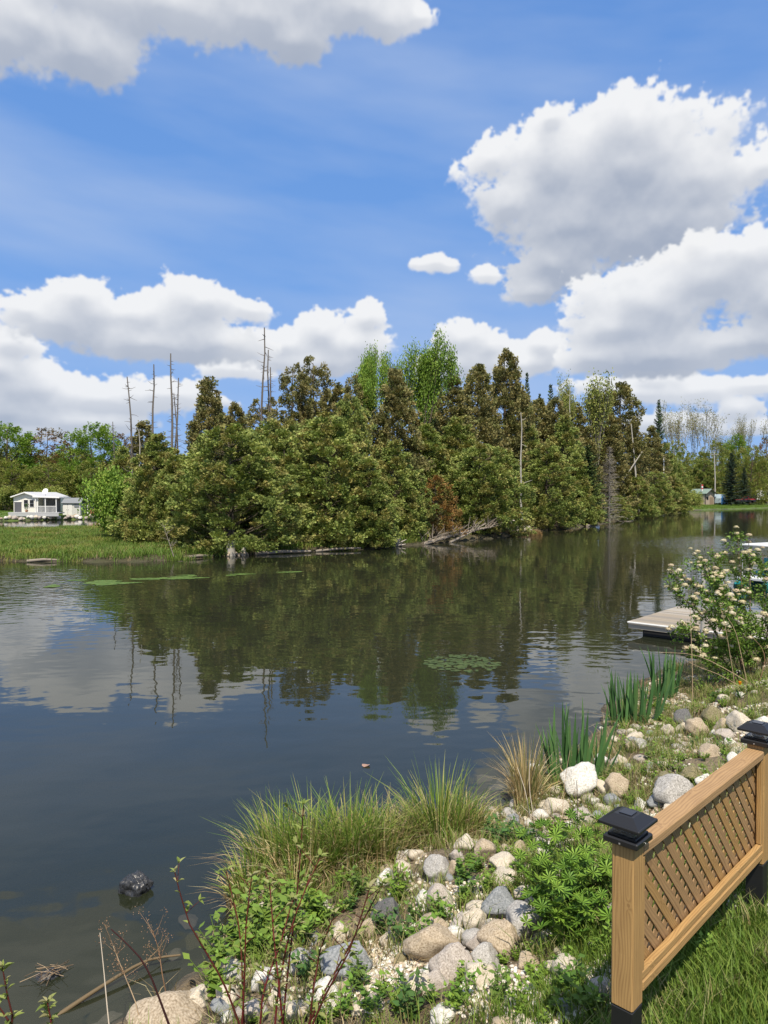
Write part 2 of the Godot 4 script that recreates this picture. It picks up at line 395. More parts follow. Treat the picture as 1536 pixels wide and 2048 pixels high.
	["bare_tree", "bare_0", 104.8, -228, 10.917, 24.302, 3.43, "shorter bare tree right above the utility pole", "trees behind the far lawn"],
	["bare_tree", "bare_1", 113.15, -226, 11.594, 28.415, 5.83, "bare tree group's left one at the right edge", "trees behind the far lawn"],
	["bare_tree", "bare_0", 116.47, -222, 11.389, 28.559, 1.94, "bare tree at the right frame edge", "trees behind the far lawn"],
	["maple_tree", "maple_0", 81.33, -205, 11.218, 17.905, 4.34, "olive leafing tree right of the dark tipped spruce", "trees behind the far lawn"],
	["maple_tree", "maple_0", 95.09, -210, 12.927, 18.283, 0.46, "light olive tree behind the round cedar", "trees behind the far lawn"],
	["maple_tree", "maple_0", 102.64, -205, 13.321, 16.508, 2.86, "wide olive green tree above the red pickup", "trees behind the far lawn"],
	["maple_tree", "red", 112.06, -215, 10.294, 19.393, 5.26, "reddish tree at the right frame edge", "trees behind the far lawn"],
	["maple_tree", "maple_1", 107.56, -224, 9.193, 21.173, 1.37, "fresh green tree behind the dark spruce", "trees behind the far lawn"],
	["maple_tree", "maple_0", 125.43, -236, 14.528, 16.228, 3.77, "green tree above the white camper", "trees behind the far lawn"],
	["maple_tree", "maple_0", 95.21, -222, 13.666, 11.622, 6.17, "low green tree behind the small shed", "trees behind the far lawn"],
	["maple_tree", "maple_0", 102.98, -216, 14.774, 9.899, 2.29, "low green tree behind the dark spruce pair", "trees behind the far lawn"],
	["round_cedar_tree", "cedar_2", 89.9, -206, 10.568, 13.066, 4.69, "round topped cedar right behind the small shed", ""],
	["blue_spruce_tree", "bluefir", 91.14, -192, 6.829, 14.043, 0.8, "dark blue spruce left of the red pickup", ""],
	["blue_spruce_tree", "bluefir", 98.5, -200, 4.925, 10.435, 3.2, "smaller dark spruce above the red pickup", ""],
	["cedar_tree", "cedar_2", -8.01, -44.5, 4.55, 7.125, 5.6, "cedar wedged between the broad overhanging one and its right neighbour", "white cedars along the wooded point"],
	["cedar_tree", "cedar_3", -6.16, -45.5, 3.937, 6.601, 1.72, "cedar left of the grassy clearing on the shore", "white cedars along the wooded point"],
	["cedar_tree", "cedar_1", 6.68, -58.5, 4.602, 5.28, 4.12, "lower cedar directly right of the rust brown one", "white cedars along the wooded point"],
	["cedar_tree", "cedar_3", 20.9, -80, 5.034, 7.81, 0.23, "cedar left of the layered waterline spruce", "white cedars along the wooded point"],
	["cedar_tree", "cedar_0", -12.87, -45, 3.894, 5.794, 2.63, "cedar in front of the twin bare poles", "white cedars along the wooded point"],
	["maple_tree", "maple_0", -72.64, -150, 17.442, 10.616, 5.03, "tree in the far row behind the reddish tree", "trees behind the white trailers"],
	["maple_tree", "maple_1", -64.25, -152, 17.674, 11.756, 1.15, "tree in the far row behind the bright green one", "trees behind the white trailers"],
	["maple_tree", "maple_0", -79.77, -148, 17.209, 11.017, 3.54, "tree in the far row at the left edge", "trees behind the white trailers"],
	["maple_tree", "maple_0", 121.75, -250, 25.65, 13.638, 5.94, "tree in the far row behind the blue spruces", "trees behind the far lawn"],
	["maple_tree", "maple_0", 132.87, -250, 25.65, 14.491, 2.06, "tree in the far row behind the camper", "trees behind the far lawn"],
	["maple_tree", "maple_0", 110.66, -252, 25.855, 15.447, 4.46, "tree in the far row behind the shed", "trees behind the far lawn"],
	["hedge_bush", "bush_1", 119.33, -232, 9.521, 6.494, 0.57, "low bush behind the camper", "trees behind the far lawn"],
	["hedge_bush", "bush_1", 111.4, -232, 11.108, 5.701, 2.97, "low bush between spruces and pickup", "trees behind the far lawn"],
	["hedge_bush", "bush_1", -58.07, -112, 4.596, 4.061, 5.37, "low bush left behind the trailer", "trees behind the white trailers"],
	["hedge_bush", "bush_1", -51.31, -114, 5.458, 4.083, 1.49, "low bush behind the grey shed", "trees behind the white trailers"],
	["hedge_bush", "bush_1", -56.18, -116, 6.347, 4.342, 3.89, "low bush behind the trailer porch", "trees behind the white trailers"],
	["tall_cedar_tree", "tall_0", 21.88, -93, 6.921, 15.452, 0.0, "cedar filling the skyline gap right of the dark spruce spires", "tall bronze cedars behind the front row"],
	["tall_cedar_tree", "tall_2", 25.21, -97, 6.369, 15.137, 2.4, "cedar behind the thin grey poplar", "tall bronze cedars behind the front row"],
	["tall_cedar_tree", "tall_1", 16.87, -90, 6.304, 15.474, 4.8, "cedar behind the pale leafless birch pole top", "tall bronze cedars behind the front row"],
	["tall_cedar_tree", "tall_2", -3.94, -62, 4.343, 11.967, 0.92, "cedar behind the wide cedar over the clearing", "tall bronze cedars behind the front row"],
	["tall_cedar_tree", "tall_0", -11.82, -58, 4.062, 10.394, 3.32, "cedar between the dark pointed cedar and the thin leaning poles", "tall bronze cedars behind the front row"]
]
const ROCKS := [
	[2.011, -7.508, 0.401, 0.357, "white", "big chalk white boulder left of the far fence post"],
	[2.378, -7.36, 0.211, 0.248, "tan", "round tan brown stone beside the big white boulder"],
	[2.523, -8.43, 0.15, 0.194, "white", "white stone with dark blotches above the big white boulder"],
	[2.24, -7.478, 0.164, 0.149, "beige", "beige stone tucked against the right side of the big white boulder"],
	[1.873, -6.795, 0.251, 0.229, "pinkgrey", "pinkish grey stone below the big white boulder"],
	[1.699, -7.214, 0.286, 0.144, "beige", "flat beige stone left below the big white boulder"],
	[1.241, -7.185, 0.147, 0.11, "grey", "grey stone wedge at the waterline beside the straw coloured sedge"],
	[1.408, -6.426, 0.185, 0.089, "white", "flat white stone above the lobed leaf plants"],
	[1.137, -6.004, 0.148, 0.129, "tan", "tan stone left of the flat white pair"],
	[1.25, -5.909, 0.21, 0.091, "white", "long flat white stone behind the lobed leaf plants"],
	[0.788, -5.588, 0.176, 0.137, "tan", "tan stone right below the sedge clump"],
	[0.653, -5.792, 0.158, 0.124, "beige", "beige stone at the foot of the right green sedge"],
	[0.563, -5.61, 0.107, 0.12, "pinkgrey", "small pinkish stone left of the tan stone below the sedge"],
	[0.946, -5.678, 0.109, 0.104, "tan", "small tan stone between two larger ones below the dark green plant"],
	[0.884, -5.348, 0.183, 0.131, "beige", "smooth beige stone left of the lobed leaf plants, upper one"],
	[0.861, -5.159, 0.176, 0.134, "beige", "smooth beige stone left of the lobed leaf plants, lower one"],
	[0.419, -5.499, 0.188, 0.194, "grey", "angular grey stone with a pale stripe below the sedge"],
	[0.533, -5.499, 0.098, 0.152, "tan", "upright tan stone beside the angular striped one"],
	[0.404, -5.118, 0.161, 0.235, "pinkgrey", "upright grey brown stone below the striped one"],
	[0.3, -5.221, 0.1, 0.096, "white", "small whitish stone left of the upright grey brown one"],
	[0.004, -5.655, 0.147, 0.13, "white", "white stone among weeds behind the red stems"],
	[0.765, -4.782, 0.209, 0.242, "bluegrey", "blue grey boulder in the middle of the bank"],
	[0.891, -4.558, 0.249, 0.182, "grey", "jagged pale grey stone right of the blue grey boulder"],
	[0.032, -5.077, 0.222, 0.226, "slate", "dark slate slab leaning in the weeds"],
	[0.451, -4.613, 0.151, 0.113, "white", "flat white stone lying on top of its neighbours"],
	[0.574, -4.65, 0.146, 0.142, "beige", "pale block right of the flat white stone"],
	[0.717, -4.398, 0.229, 0.209, "tan", "large brown grey boulder below the blue grey one"],
	[0.285, -4.522, 0.285, 0.208, "tan", "large speckled brown boulder below the flat white stone"],
	[0.322, -4.744, 0.188, 0.109, "tan", "brown stone behind the speckled boulder"],
	[0.58, -4.45, 0.122, 0.102, "pinkgrey", "small pinkish block under the pale block"],
	[0.402, -4.225, 0.208, 0.194, "pinkgrey", "grey mottled boulder below the speckled brown one"],
	[0.593, -4.276, 0.175, 0.131, "grey", "grey broken stone right of the mottled boulder"],
	[0.252, -4.276, 0.088, 0.085, "white", "small white stone left below the mottled boulder"],
	[0.304, -4.125, 0.135, 0.114, "pinkgrey", "low grey stone below the mottled boulder"],
	[0.168, -4.109, 0.169, 0.126, "beige", "smooth yellowish stone at the grass edge"],
	[-0.22, -4.595, 0.346, 0.225, "bluegrey", "large smooth blue grey slab left of the gravel"],
	[0.833, -4.142, 0.13, 0.089, "tan", "tan stone half sunk in the grass"],
	[0.541, -4.06, 0.167, 0.106, "beige", "long pale stone at the lawn edge"],
	[0.298, -3.764, 0.134, 0.098, "white", "whitish stone at the bottom edge of the lawn"],
	[-0.356, -4.345, 0.166, 0.2, "white", "pale boulder below the blue grey slab"],
	[-0.313, -4.957, 0.136, 0.129, "beige", "beige stone above the blue grey slab"],
	[-0.121, -4.977, 0.123, 0.099, "tan", "brownish stone right above the gravel"],
	[0.03, -4.84, 0.093, 0.096, "beige", "small beige stone above the gravel"],
	[0.1, -4.504, 0.074, 0.062, "moss", "small mossy brown stone on the gravel"],
	[-1.178, -4.558, 0.2, 0.126, "beige", "flat topped beige stone at the water, bottom left"],
	[-1.307, -4.415, 0.393, 0.203, "tan", "long tan boulder at the bottom left waterline"],
	[-0.76, -4.577, 0.144, 0.126, "white", "pale stone between the red stems"],
	[-1.043, -4.878, 0.12, 0.149, "tan", "tan stone at the water behind the red stems"],
	[-0.973, -4.486, 0.153, 0.124, "beige", "beige stone left of the red stem bases"],
	[-0.551, -4.725, 0.142, 0.123, "grey", "grey stone left of the blue grey slab"],
	[-0.55, -4.328, 0.166, 0.119, "beige", "beige stone at the foot of the red stems"],
	[-0.797, -4.276, 0.152, 0.111, "pinkgrey", "pinkish stone at the bottom edge under the red stems"],
	[4.058, -9.771, 0.241, 0.255, "slate", "dark grey stone right of the iris"],
	[3.953, -9.167, 0.251, 0.211, "tan", "round tan stone below the dark grey one"],
	[4.325, -9.502, 0.26, 0.247, "moss", "mossy stone right of the dark grey one"],
	[4.168, -8.95, 0.208, 0.192, "tan", "tan stone below the mossy one"],
	[4.32, -8.808, 0.337, 0.229, "beige", "broad beige stone near the right lawn"],
	[4.484, -8.565, 0.258, 0.171, "white", "whitish slab at the right edge above the far post"],
	[3.855, -9.389, 0.128, 0.144, "beige", "small pale stone right of the iris roots"],
	[3.689, -9.426, 0.181, 0.144, "beige", "beige stone under the dead iris leaves"],
	[3.196, -8.985, 0.209, 0.138, "grey", "grey stone below the iris"],
	[3.06, -8.985, 0.111, 0.124, "tan", "little tan stone below the iris"],
	[4.037, -8.565, 0.211, 0.131, "pinkgrey", "long grey stone behind the far post cap"],
	[3.503, -7.185, 0.197, 0.297, "white", "tall white stone left of the far post"],
	[2.678, -8.263, 0.181, 0.152, "beige", "beige stone right of the blotched white one"],
	[3.502, -7.814, 0.235, 0.144, "tan", "tan stone left of the tall white one"],
	[3.07, -7.272, 0.219, 0.156, "moss", "brown mossy stone above the fence rail"],
	[2.738, -6.768, 0.333, 0.259, "grey", "grey boulder with a pale face above the fence rail"],
	[2.839, -7.243, 0.307, 0.144, "moss", "mossy stone behind the grey boulder"],
	[3.137, -7.015, 0.182, 0.129, "white", "white stone above the fence rail"],
	[2.566, -6.795, 0.167, 0.115, "bluegrey", "small blue grey stone behind the near post"],
	[2.431, -6.877, 0.132, 0.095, "white", "small white stone behind the near post cap"],
	[2.591, -6.503, 0.178, 0.11, "beige", "beige stone against the fence rail"]
]
const DOGWOOD := [[[-0.543, 0.38, -3.75], [-0.509, 0.771, -3.8], [-0.462, 1.224, -3.9], [-0.445, 1.59, -4.0]], [[-0.574, 0.419, -3.7], [-0.542, 0.777, -3.75], [-0.469, 1.091, -3.8], [-0.345, 1.347, -3.9]], [[-0.709, 0.341, -3.8], [-0.852, 0.744, -3.8], [-1.022, 1.038, -3.8], [-1.099, 1.318, -3.8]], [[-0.937, 0.73, -3.3], [-1.027, 0.987, -3.3], [-1.106, 1.173, -3.3], [-1.249, 1.317, -3.3]], [[-0.386, 0.73, -3.3], [-0.27, 1.01, -3.3], [-0.156, 1.22, -3.3], [-0.069, 1.498, -3.3]], [[-0.421, 0.653, -3.4], [-0.302, 0.917, -3.4], [-0.16, 1.18, -3.4], [-0.007, 1.471, -3.4]], [[-0.774, 0.185, -4.0], [-0.786, 0.609, -4.0], [-0.804, 0.919, -4.0], [-0.875, 1.222, -4.0]], [[-0.782, 0.263, -3.9], [-0.758, 0.622, -3.9], [-0.746, 0.978, -3.9], [-0.715, 1.238, -3.9]], [[-0.496, 0.497, -3.6], [-0.52, 0.802, -3.6], [-0.564, 1.019, -3.7], [-0.6, 1.251, -3.8]], [[-0.621, 0.497, -3.6], [-0.608, 0.802, -3.6], [-0.534, 0.993, -3.7], [-0.482, 1.171, -3.8]], [[-0.362, 0.653, -3.4], [-0.338, 0.941, -3.4], [-0.311, 1.093, -3.5], [-0.242, 1.266, -3.5]], [[-1.718, 0.73, -3.3], [-1.704, 0.917, -3.3], [-1.726, 1.01, -3.3], [-1.747, 1.138, -3.3]], [[-1.626, 0.73, -3.3], [-1.693, 0.847, -3.3], [-1.739, 0.917, -3.3], [-1.784, 0.987, -3.3]], [[-1.534, 0.73, -3.3], [-1.521, 0.847, -3.3], [-1.532, 0.917, -3.3], [-1.543, 0.975, -3.3]]]
const FLOWER_LIMBS := [[[5.721, 0.275, -11.6], [5.48, 1.057, -11.7], [5.115, 1.769, -11.8], [4.585, 2.134, -11.8]], [[5.697, 0.275, -11.6], [5.355, 0.996, -11.6], [4.951, 1.516, -11.6], [4.535, 1.795, -11.6]], [[5.761, 0.275, -11.6], [5.688, 1.119, -11.8], [5.447, 1.908, -12.0], [5.072, 2.362, -12.0]], [[5.942, 0.223, -11.8], [5.948, 1.248, -12.0], [5.954, 2.053, -12.2], [5.954, 2.591, -12.3]], [[5.982, 0.223, -11.8], [6.029, 1.331, -12.0], [6.12, 2.137, -12.2], [6.141, 2.507, -12.3]], [[5.632, 0.301, -11.5], [5.265, 0.8, -11.4], [4.905, 1.095, -11.3], [4.569, 1.192, -11.2]], [[5.633, 0.262, -11.5], [5.221, 0.588, -11.3], [4.864, 0.844, -11.2], [4.652, 0.958, -11.1]], [[6.125, 0.171, -12.0], [6.392, 1.197, -12.3], [6.531, 1.85, -12.5], [6.534, 2.315, -12.6]], [[6.208, 0.129, -12.0], [6.659, 1.009, -12.4], [6.929, 1.752, -12.6], [7.078, 2.167, -12.8]], [[5.801, 0.275, -11.6], [5.458, 1.036, -11.4], [5.212, 1.445, -11.3], [5.01, 1.655, -11.2]], [[5.96, 0.171, -12.0], [5.843, 1.197, -12.3], [5.587, 1.936, -12.5], [5.474, 2.185, -12.6]], [[5.942, 0.182, -11.8], [5.684, 0.9, -11.3], [5.378, 1.267, -11.0], [5.215, 1.511, -10.9]], [[6.064, 0.182, -11.8], [5.969, 0.879, -11.4], [5.898, 1.308, -11.2], [5.879, 1.708, -11.1]], [[5.86, 0.223, -11.8], [5.741, 1.331, -12.0], [5.616, 1.98, -12.1], [5.55, 2.237, -12.2]], [[5.91, 0.156, -11.9], [5.684, 0.815, -11.7], [5.473, 1.702, -11.7], [5.225, 1.955, -11.6]]]
const SEDGES := [[-0.892, -6.199, 0.75, 0.8, "g"], [-0.604, -6.101, 0.8, 0.8, "g"], [-0.292, -6.199, 0.7, 0.85, "g"], [-0.034, -6.224, 0.6, 0.8, "m"], [0.501, -6.477, 0.8, 0.8, "g"], [0.21, -6.477, 0.5, 0.6, "m"], [1.472, -7.508, 0.85, 0.42, "d"], [0.751, -6.503, 0.5, 0.5, "m"], [-1.084, -5.838, 0.5, 0.5, "g"], [-0.703, -5.7, 0.45, 0.5, "m"]]
const IRISES := [[3.432, -10.088, 0.78, 0.34, 46], [4.239, -11.058, 0.8, 0.22, 26], [2.065, -7.94, 0.8, 0.36, 46]]
const LUPINES := [[1.032, -4.763], [1.077, -4.632], [1.514, -5.769], [1.13, -5.159], [1.393, -4.54], [1.323, -4.595], [1.43, -5.412], [1.126, -4.259], [1.112, -4.433], [1.546, -5.769], [1.255, -4.504], [1.35, -6.028], [1.339, -4.595], [1.159, -4.225], [1.143, -4.175], [1.04, -4.415], [1.029, -4.259]]
const WEEDS := [[1.178, -6.503], [1.003, -6.687], [1.058, -6.324], [-0.028, -4.997], [0.214, -4.977], [0.119, -5.39], [0.377, -4.859], [0.595, -5.305], [0.7, -5.412], [-0.252, -5.348], [-0.184, -5.543], [-0.463, -5.221], [-0.596, -5.118], [-0.783, -5.434], [-0.35, -5.746], [0.139, -4.763], [0.355, -5.017], [1.301, -5.499], [2.726, -7.568], [2.905, -7.629], [3.031, -8.263], [3.672, -8.565], [3.473, -8.808], [3.009, -9.058], [2.747, -8.914], [3.827, -8.263], [4.848, -11.147], [4.783, -10.499], [-0.145, -4.345], [-0.023, -4.158], [-0.196, -4.142], [-0.078, -4.028], [0.089, -3.98], [0.141, -3.901], [0.607, -3.764], [0.712, -3.631], [0.429, -3.809], [0.971, -3.66], [0.987, -3.447], [-0.476, -4.632], [-0.371, -4.175], [-0.873, -5.077], [0.23, -4.613], [0.57, -5.077]]
const LEAFY_SHORE := [[-1.058, -5.118], [-0.919, -5.348], [-1.047, -4.595], [-0.701, -4.859], [-0.548, -4.997], [-0.915, -4.918], [-0.801, -5.18], [-0.697, -5.348], [-0.505, -5.284], [-1.022, -5.305], [-1.094, -4.957]]
const STALKS := [
	[[[-1.474, 0.263, -3.9], [-1.537, 0.44, -4.0], [-1.594, 0.6, -4.1], [-1.654, 0.755, -4.2]], 0.0045, 1, "pale bare stalk standing in the water, bottom left", 0],
	[[[-1.43, 0.013, -4.3], [-1.522, 0.216, -4.4], [-1.633, 0.336, -4.5], [-1.742, 0.465, -4.6]], 0.004, 0, "brown dry plant with seed heads left of the dark twig", 16],
	[[[-1.384, 0.076, -4.6], [-1.415, 0.238, -4.6], [-1.467, 0.337, -4.7], [-1.508, 0.469, -4.7]], 0.004, 3, "dry seed head plant right of the dark twig", 12],
	[[[1.752, 0.241, -6.5], [1.76, 0.341, -6.6], [1.79, 0.483, -6.7], [1.806, 0.621, -6.8]], 0.006, 2, "dark slender stalk in front of the big white boulder", 2],
	[[[1.38, 0.159, -6.5], [1.331, 0.387, -6.6], [1.304, 0.576, -6.7], [1.271, 0.711, -6.9]], 0.005, 1, "pale dry stalk leaning left beside the straw sedge", 0],
	[[[1.369, 0.183, -6.45], [1.333, 0.477, -6.5], [1.321, 0.663, -6.6], [1.349, 0.856, -6.7]], 0.005, 1, "pale dry stalk upright beside the straw sedge", 0],
	[[[1.513, 0.252, -6.4], [1.424, 0.341, -6.5], [1.34, 0.387, -6.6], [1.268, 0.436, -6.7]], 0.004, 1, "pale dry stalk lying low towards the inlet", 0],
	[[[1.557, 0.252, -6.4], [1.602, 0.477, -6.5], [1.648, 0.709, -6.6], [1.718, 0.949, -6.7]], 0.004, 0, "thin dry stalk in front of the low iris", 0],
	[[[2.66, 0.159, -8.0], [2.64, 0.366, -8.2], [2.587, 0.469, -8.4], [2.47, 0.581, -8.6]], 0.004, 0, "dry twig leaning left over the water below the iris", 0],
	[[[2.705, 0.236, -8.4], [2.678, 0.402, -8.6], [2.648, 0.549, -8.7], [2.648, 0.67, -8.8]], 0.004, 0, "short dry twig left of the large iris", 0],
	[[[4.457, 0.489, -10.5], [4.488, 0.902, -10.6], [4.512, 1.249, -10.7], [4.536, 1.639, -10.8]], 0.006, 0, "thin dry stem in front of the dock", 0],
	[[[5.329, 0.543, -10.3], [4.96, 0.78, -10.5], [4.574, 0.954, -10.7], [4.135, 0.947, -10.9]], 0.007, 0, "long dry stem arching left below the flowering shrub", 0],
	[[[5.187, 0.507, -10.3], [4.806, 0.732, -10.4], [4.562, 0.816, -10.5], [4.386, 0.902, -10.6]], 0.006, 0, "second dry stem arching left below the flowering shrub", 0],
	[[[5.301, 0.536, -10.6], [5.235, 1.027, -10.7], [5.206, 1.304, -10.8], [5.14, 1.474, -10.9]], 0.006, 0, "dry stem crossing the flowering shrub", 0],
	[[[5.344, 0.552, -10.4], [5.499, 0.925, -10.5], [5.476, 1.122, -10.6], [5.379, 1.249, -10.7]], 0.006, 3, "bent dry stem right of the flowering shrub base", 0],
	[[[5.119, 0.536, -10.6], [5.088, 0.954, -10.7], [5.057, 1.379, -10.8], [5.026, 1.661, -10.9]], 0.005, 0, "upright dry stem among the shrub stems", 0]
]

# ------------------------------------------------------------------ sky
# cumulus as heaps of soft puffs: azimuth and elevation of the middle, half width, half height (degrees), weight
func cloud_field(w: int, h: int, az0: float, az1: float, el0: float, el1: float, puffs: Array) -> PackedFloat32Array:
	var f := PackedFloat32Array()
	f.resize(w * h)
	f.fill(-1.2)
	var sx := (az1 - az0) / w
	var sy := (el1 - el0) / h
	for p in puffs:
		var x0 := clampi(int((p[0] - p[2] * 1.9 - az0) / sx), 0, w)
		var x1 := clampi(int((p[0] + p[2] * 1.9 - az0) / sx) + 1, 0, w)
		var y0 := clampi(int((p[1] - p[3] * 1.9 - el0) / sy), 0, h)
		var y1 := clampi(int((p[1] + p[3] * 1.9 - el0) / sy) + 1, 0, h)
		for y in range(y0, y1):
			var dy: float = (el0 + (y + 0.5) * sy - p[1]) / p[3]
			dy *= 1.0 if dy > 0.0 else 1.25
			for x in range(x0, x1):
				var dx: float = (az0 + (x + 0.5) * sx - p[0]) / p[2]
				var d: float = p[4] - sqrt(dx * dx + dy * dy)
				var k := y * w + x
				# soft union
				var hi := maxf(f[k], d)
				var lo := minf(f[k], d)
				f[k] = hi + 0.22 * exp(-(hi - lo) * 3.2) if hi > -1.0 else hi
	return f

func sky_patch(w: int, h: int, az0: float, az1: float, el0: float, el1: float, puffs: Array) -> PackedFloat32Array:
	var sx := (az1 - az0) / w
	var sy := (el1 - el0) / h
	var out := PackedFloat32Array()
	out.resize(w * h * 3)
	var thin := noise(21, 1.0, 5)
	var ca := PackedFloat32Array()
	var sa := PackedFloat32Array()
	for x in w:
		ca.append(cos(deg_to_rad(az0 + (x + 0.5) * sx)))
		sa.append(sin(deg_to_rad(az0 + (x + 0.5) * sx)))
	for y in h:
		var el := el0 + (y + 0.5) * sy
		# clear air: pale near the horizon, deeper above; thin streaks of high cloud
		var t := clampf(el / 40.0, 0.0, 1.0)
		var a := exp(-maxf(el, 0.0) / 7.5)
		var air := Vector3(lerpf(0.180, 0.112, t), lerpf(0.395, 0.265, t), lerpf(0.83, 0.64, t))
		air = air.lerp(Vector3(0.44, 0.61, 0.86), a * 0.75)
		for x in w:
			var ci := thin.get_noise_3d(sa[x] * 1.1 + el * 0.02, el * 0.085, ca[x] * 1.1) * 1.0 + thin.get_noise_3d(sa[x] * 4.0, el * 0.30 + sa[x] * 2.0, ca[x] * 4.0 + 5.0) * 0.35 + 0.42
			var c := air.lerp(Vector3(0.54, 0.63, 0.80), clampf(ci, 0.0, 1.1) * 0.38 * clampf(el / 8.0, 0.2, 1.0))
			var o := (y * w + x) * 3
			out[o] = c.x
			out[o + 1] = c.y
			out[o + 2] = c.z
	var billow := noise(11, 1.0, 5, FastNoiseLite.TYPE_CELLULAR)
	billow.cellular_return_type = FastNoiseLite.RETURN_DISTANCE
	billow.cellular_distance_function = FastNoiseLite.DISTANCE_EUCLIDEAN
	billow.fractal_gain = 0.54
	var wisp := noise(12, 1.0, 5)
	var fuzz := noise(13, 1.0, 4)
	var q := 3
	var cw := w / q
	var ch := h / q
	var rim := maxi(1, int(round(0.18 / sy)))
	var step_ := maxi(1, int(round(0.55 / sy)))
	# heaps of cloud, the farther ones first
	for layer in 7:
		var mine := puffs.filter(func(p): return p[5] == layer)
		var f := cloud_field(cw, ch, az0, az1, el0, el1, mine)
		var dens := PackedFloat32Array()
		dens.resize(w * h)
		dens.fill(-1.0)
		var smooth_ := dens.duplicate()
		var off := layer * 31.0
		for y in h:
			var el := el0 + (y + 0.5) * sy
			var cy := (y + 0.5) / q - 0.5
			var ay := clampi(int(cy), 0, ch - 2)
			var ty := clampf(cy - ay, 0.0, 1.0)
			for x in w:
				var cx := (x + 0.5) / q - 0.5
				var ax := clampi(int(cx), 0, cw - 2)
				var tx := clampf(cx - ax, 0.0, 1.0)
				var k := ay * cw + ax
				if f[k] < -0.9 and f[k + cw + 1] < -0.9:
					continue
				var b := lerpf(lerpf(f[k], f[k + 1], tx), lerpf(f[k + cw], f[k + cw + 1], tx), ty)
				var pu := billow.get_noise_3d(sa[x] * 12.6, el * 0.27 + off, ca[x] * 12.6)
				var wi := wisp.get_noise_3d(sa[x] * 7.5, el * 0.17 + off, ca[x] * 7.5)
				var base := b * 0.9 + wi * 0.46
				smooth_[y * w + x] = base - (pu + 0.55) * 0.62 + 0.05
				dens[y * w + x] = base - (pu + 0.55) * 0.92 + fuzz.get_noise_3d(sa[x] * 60.0, el * 1.3 + off, ca[x] * 60.0) * 0.28 + 0.05
		for y in h:
			var el := el0 + (y + 0.5) * sy
			for x in w:
				var d := dens[y * w + x]
				if d < -0.2:
					continue
				var above := dens[mini(y + rim * 3, h - 1) * w + x]
				var under := dens[maxi(y - rim * 3, 0) * w + x]
				var soft := 0.14 if above < under else 0.40
				var cover := clampf((d + soft * 0.5) / soft, 0.0, 1.0)
				cover = cover * cover * (3.0 - 2.0 * cover)
				# how much of this cloud lies above the point, between it and the sun
				var tau := 0.0
				for j in range(1, 13):
					var yy := y + j * step_
					if yy < h:
						tau += clampf(smooth_[yy * w + x] + 0.08, 0.0, 0.8) * (1.0 - j * 0.05)
				var up := smooth_[mini(y + rim * 2, h - 1) * w + x]
				var dn := smooth_[maxi(y - rim * 2, 0) * w + x]
				var lit := clampf(exp(-tau * 0.25) * 0.92 + 0.06 + clampf((dn - up) * 0.55, -0.15, 0.25), 0.0, 1.0)
				var body := Vector3(0.31, 0.365, 0.475).lerp(Vector3(0.88, 0.885, 0.895), lit)
				body = body.lerp(Vector3(0.52, 0.63, 0.80), 0.45 * exp(-el / 5.0))
				var o := (y * w + x) * 3
				cover *= 0.97
				out[o] = lerpf(out[o], body.x, cover)
				out[o + 1] = lerpf(out[o + 1], body.y, cover)
				out[o + 2] = lerpf(out[o + 2], body.z, cover)
	return out

func sky_panorama() -> ImageTexture:
	rng.seed = 5
	var puffs := []
	for p in CLOUDS:
		puffs.append([p[0], p[1], p[2], p[3], p[4], int(p[5])])
	# the same kind of sky all round
	for k in 46:
		var az := rng.randf_range(34.0, 326.0)
		if az > 180.0:
			az -= 360.0
		var el := pow(rng.randf(), 1.4) * 62.0 + 3.0
		var s := rng.randf_range(2.5, 6.5) * (0.55 + el / 40.0)
		for j in rng.randi_range(3, 7):
			puffs.append([az + rng.randf_range(-1.6, 1.6) * s * 1.3 / cos(deg_to_rad(minf(el, 65.0))), el + rng.randf_range(-0.5, 0.6) * s, s * rng.randf_range(0.7, 1.4) / cos(deg_to_rad(minf(el, 65.0))), s * rng.randf_range(0.45, 0.8), 1.0, k % 7])
	for p in puffs.duplicate():
		if absf(p[0]) > 140.0:
			puffs.append([p[0] - 360.0 * signf(p[0]), p[1], p[2], p[3], p[4], p[5]])
	var W := 4096
	var H := 2048
	var lw := 768
	var lh := 192
	var low := sky_patch(lw, lh, -180.0, 180.0, 0.0, 90.0, puffs)
	var im := Image.create_empty(lw, lh * 2, false, Image.FORMAT_RGBF)
	for y in lh:
		for x in lw:
			var o := (y * lw + x) * 3
			im.set_pixel(x, lh - 1 - y, Color(low[o], low[o + 1], low[o + 2]))
	for y in lh:
		for x in lw:
			im.set_pixel(x, lh + y, Color(0.10, 0.12, 0.10))
	im.resize(W, H, Image.INTERPOLATE_BILINEAR)
	var az := 42.0
	var hw := int(az * 2.0 / 360.0 * W)
	var hh := int(46.0 / 180.0 * H)
	var fine := sky_patch(hw, hh, -az, az, 0.0, 46.0, puffs)
	var flipped := PackedFloat32Array()
	for y in hh:
		flipped.append_array(fine.slice((hh - 1 - y) * hw * 3, (hh - y) * hw * 3))
	var fi := Image.create_from_data(hw, hh, false, Image.FORMAT_RGBF, flipped.to_byte_array())
	im.blit_rect(fi, Rect2i(0, 0, hw, hh), Vector2i((W - hw) / 2, H / 2 - hh))
	# the panorama's first column lies straight ahead
	var turned := Image.create_empty(W, H, false, Image.FORMAT_RGBF)
	turned.blit_rect(im, Rect2i(W / 2, 0, W / 2, H), Vector2i(0, 0))
	turned.blit_rect(im, Rect2i(0, 0, W / 2, H), Vector2i(W / 2, 0))
	return ImageTexture.create_from_image(turned)

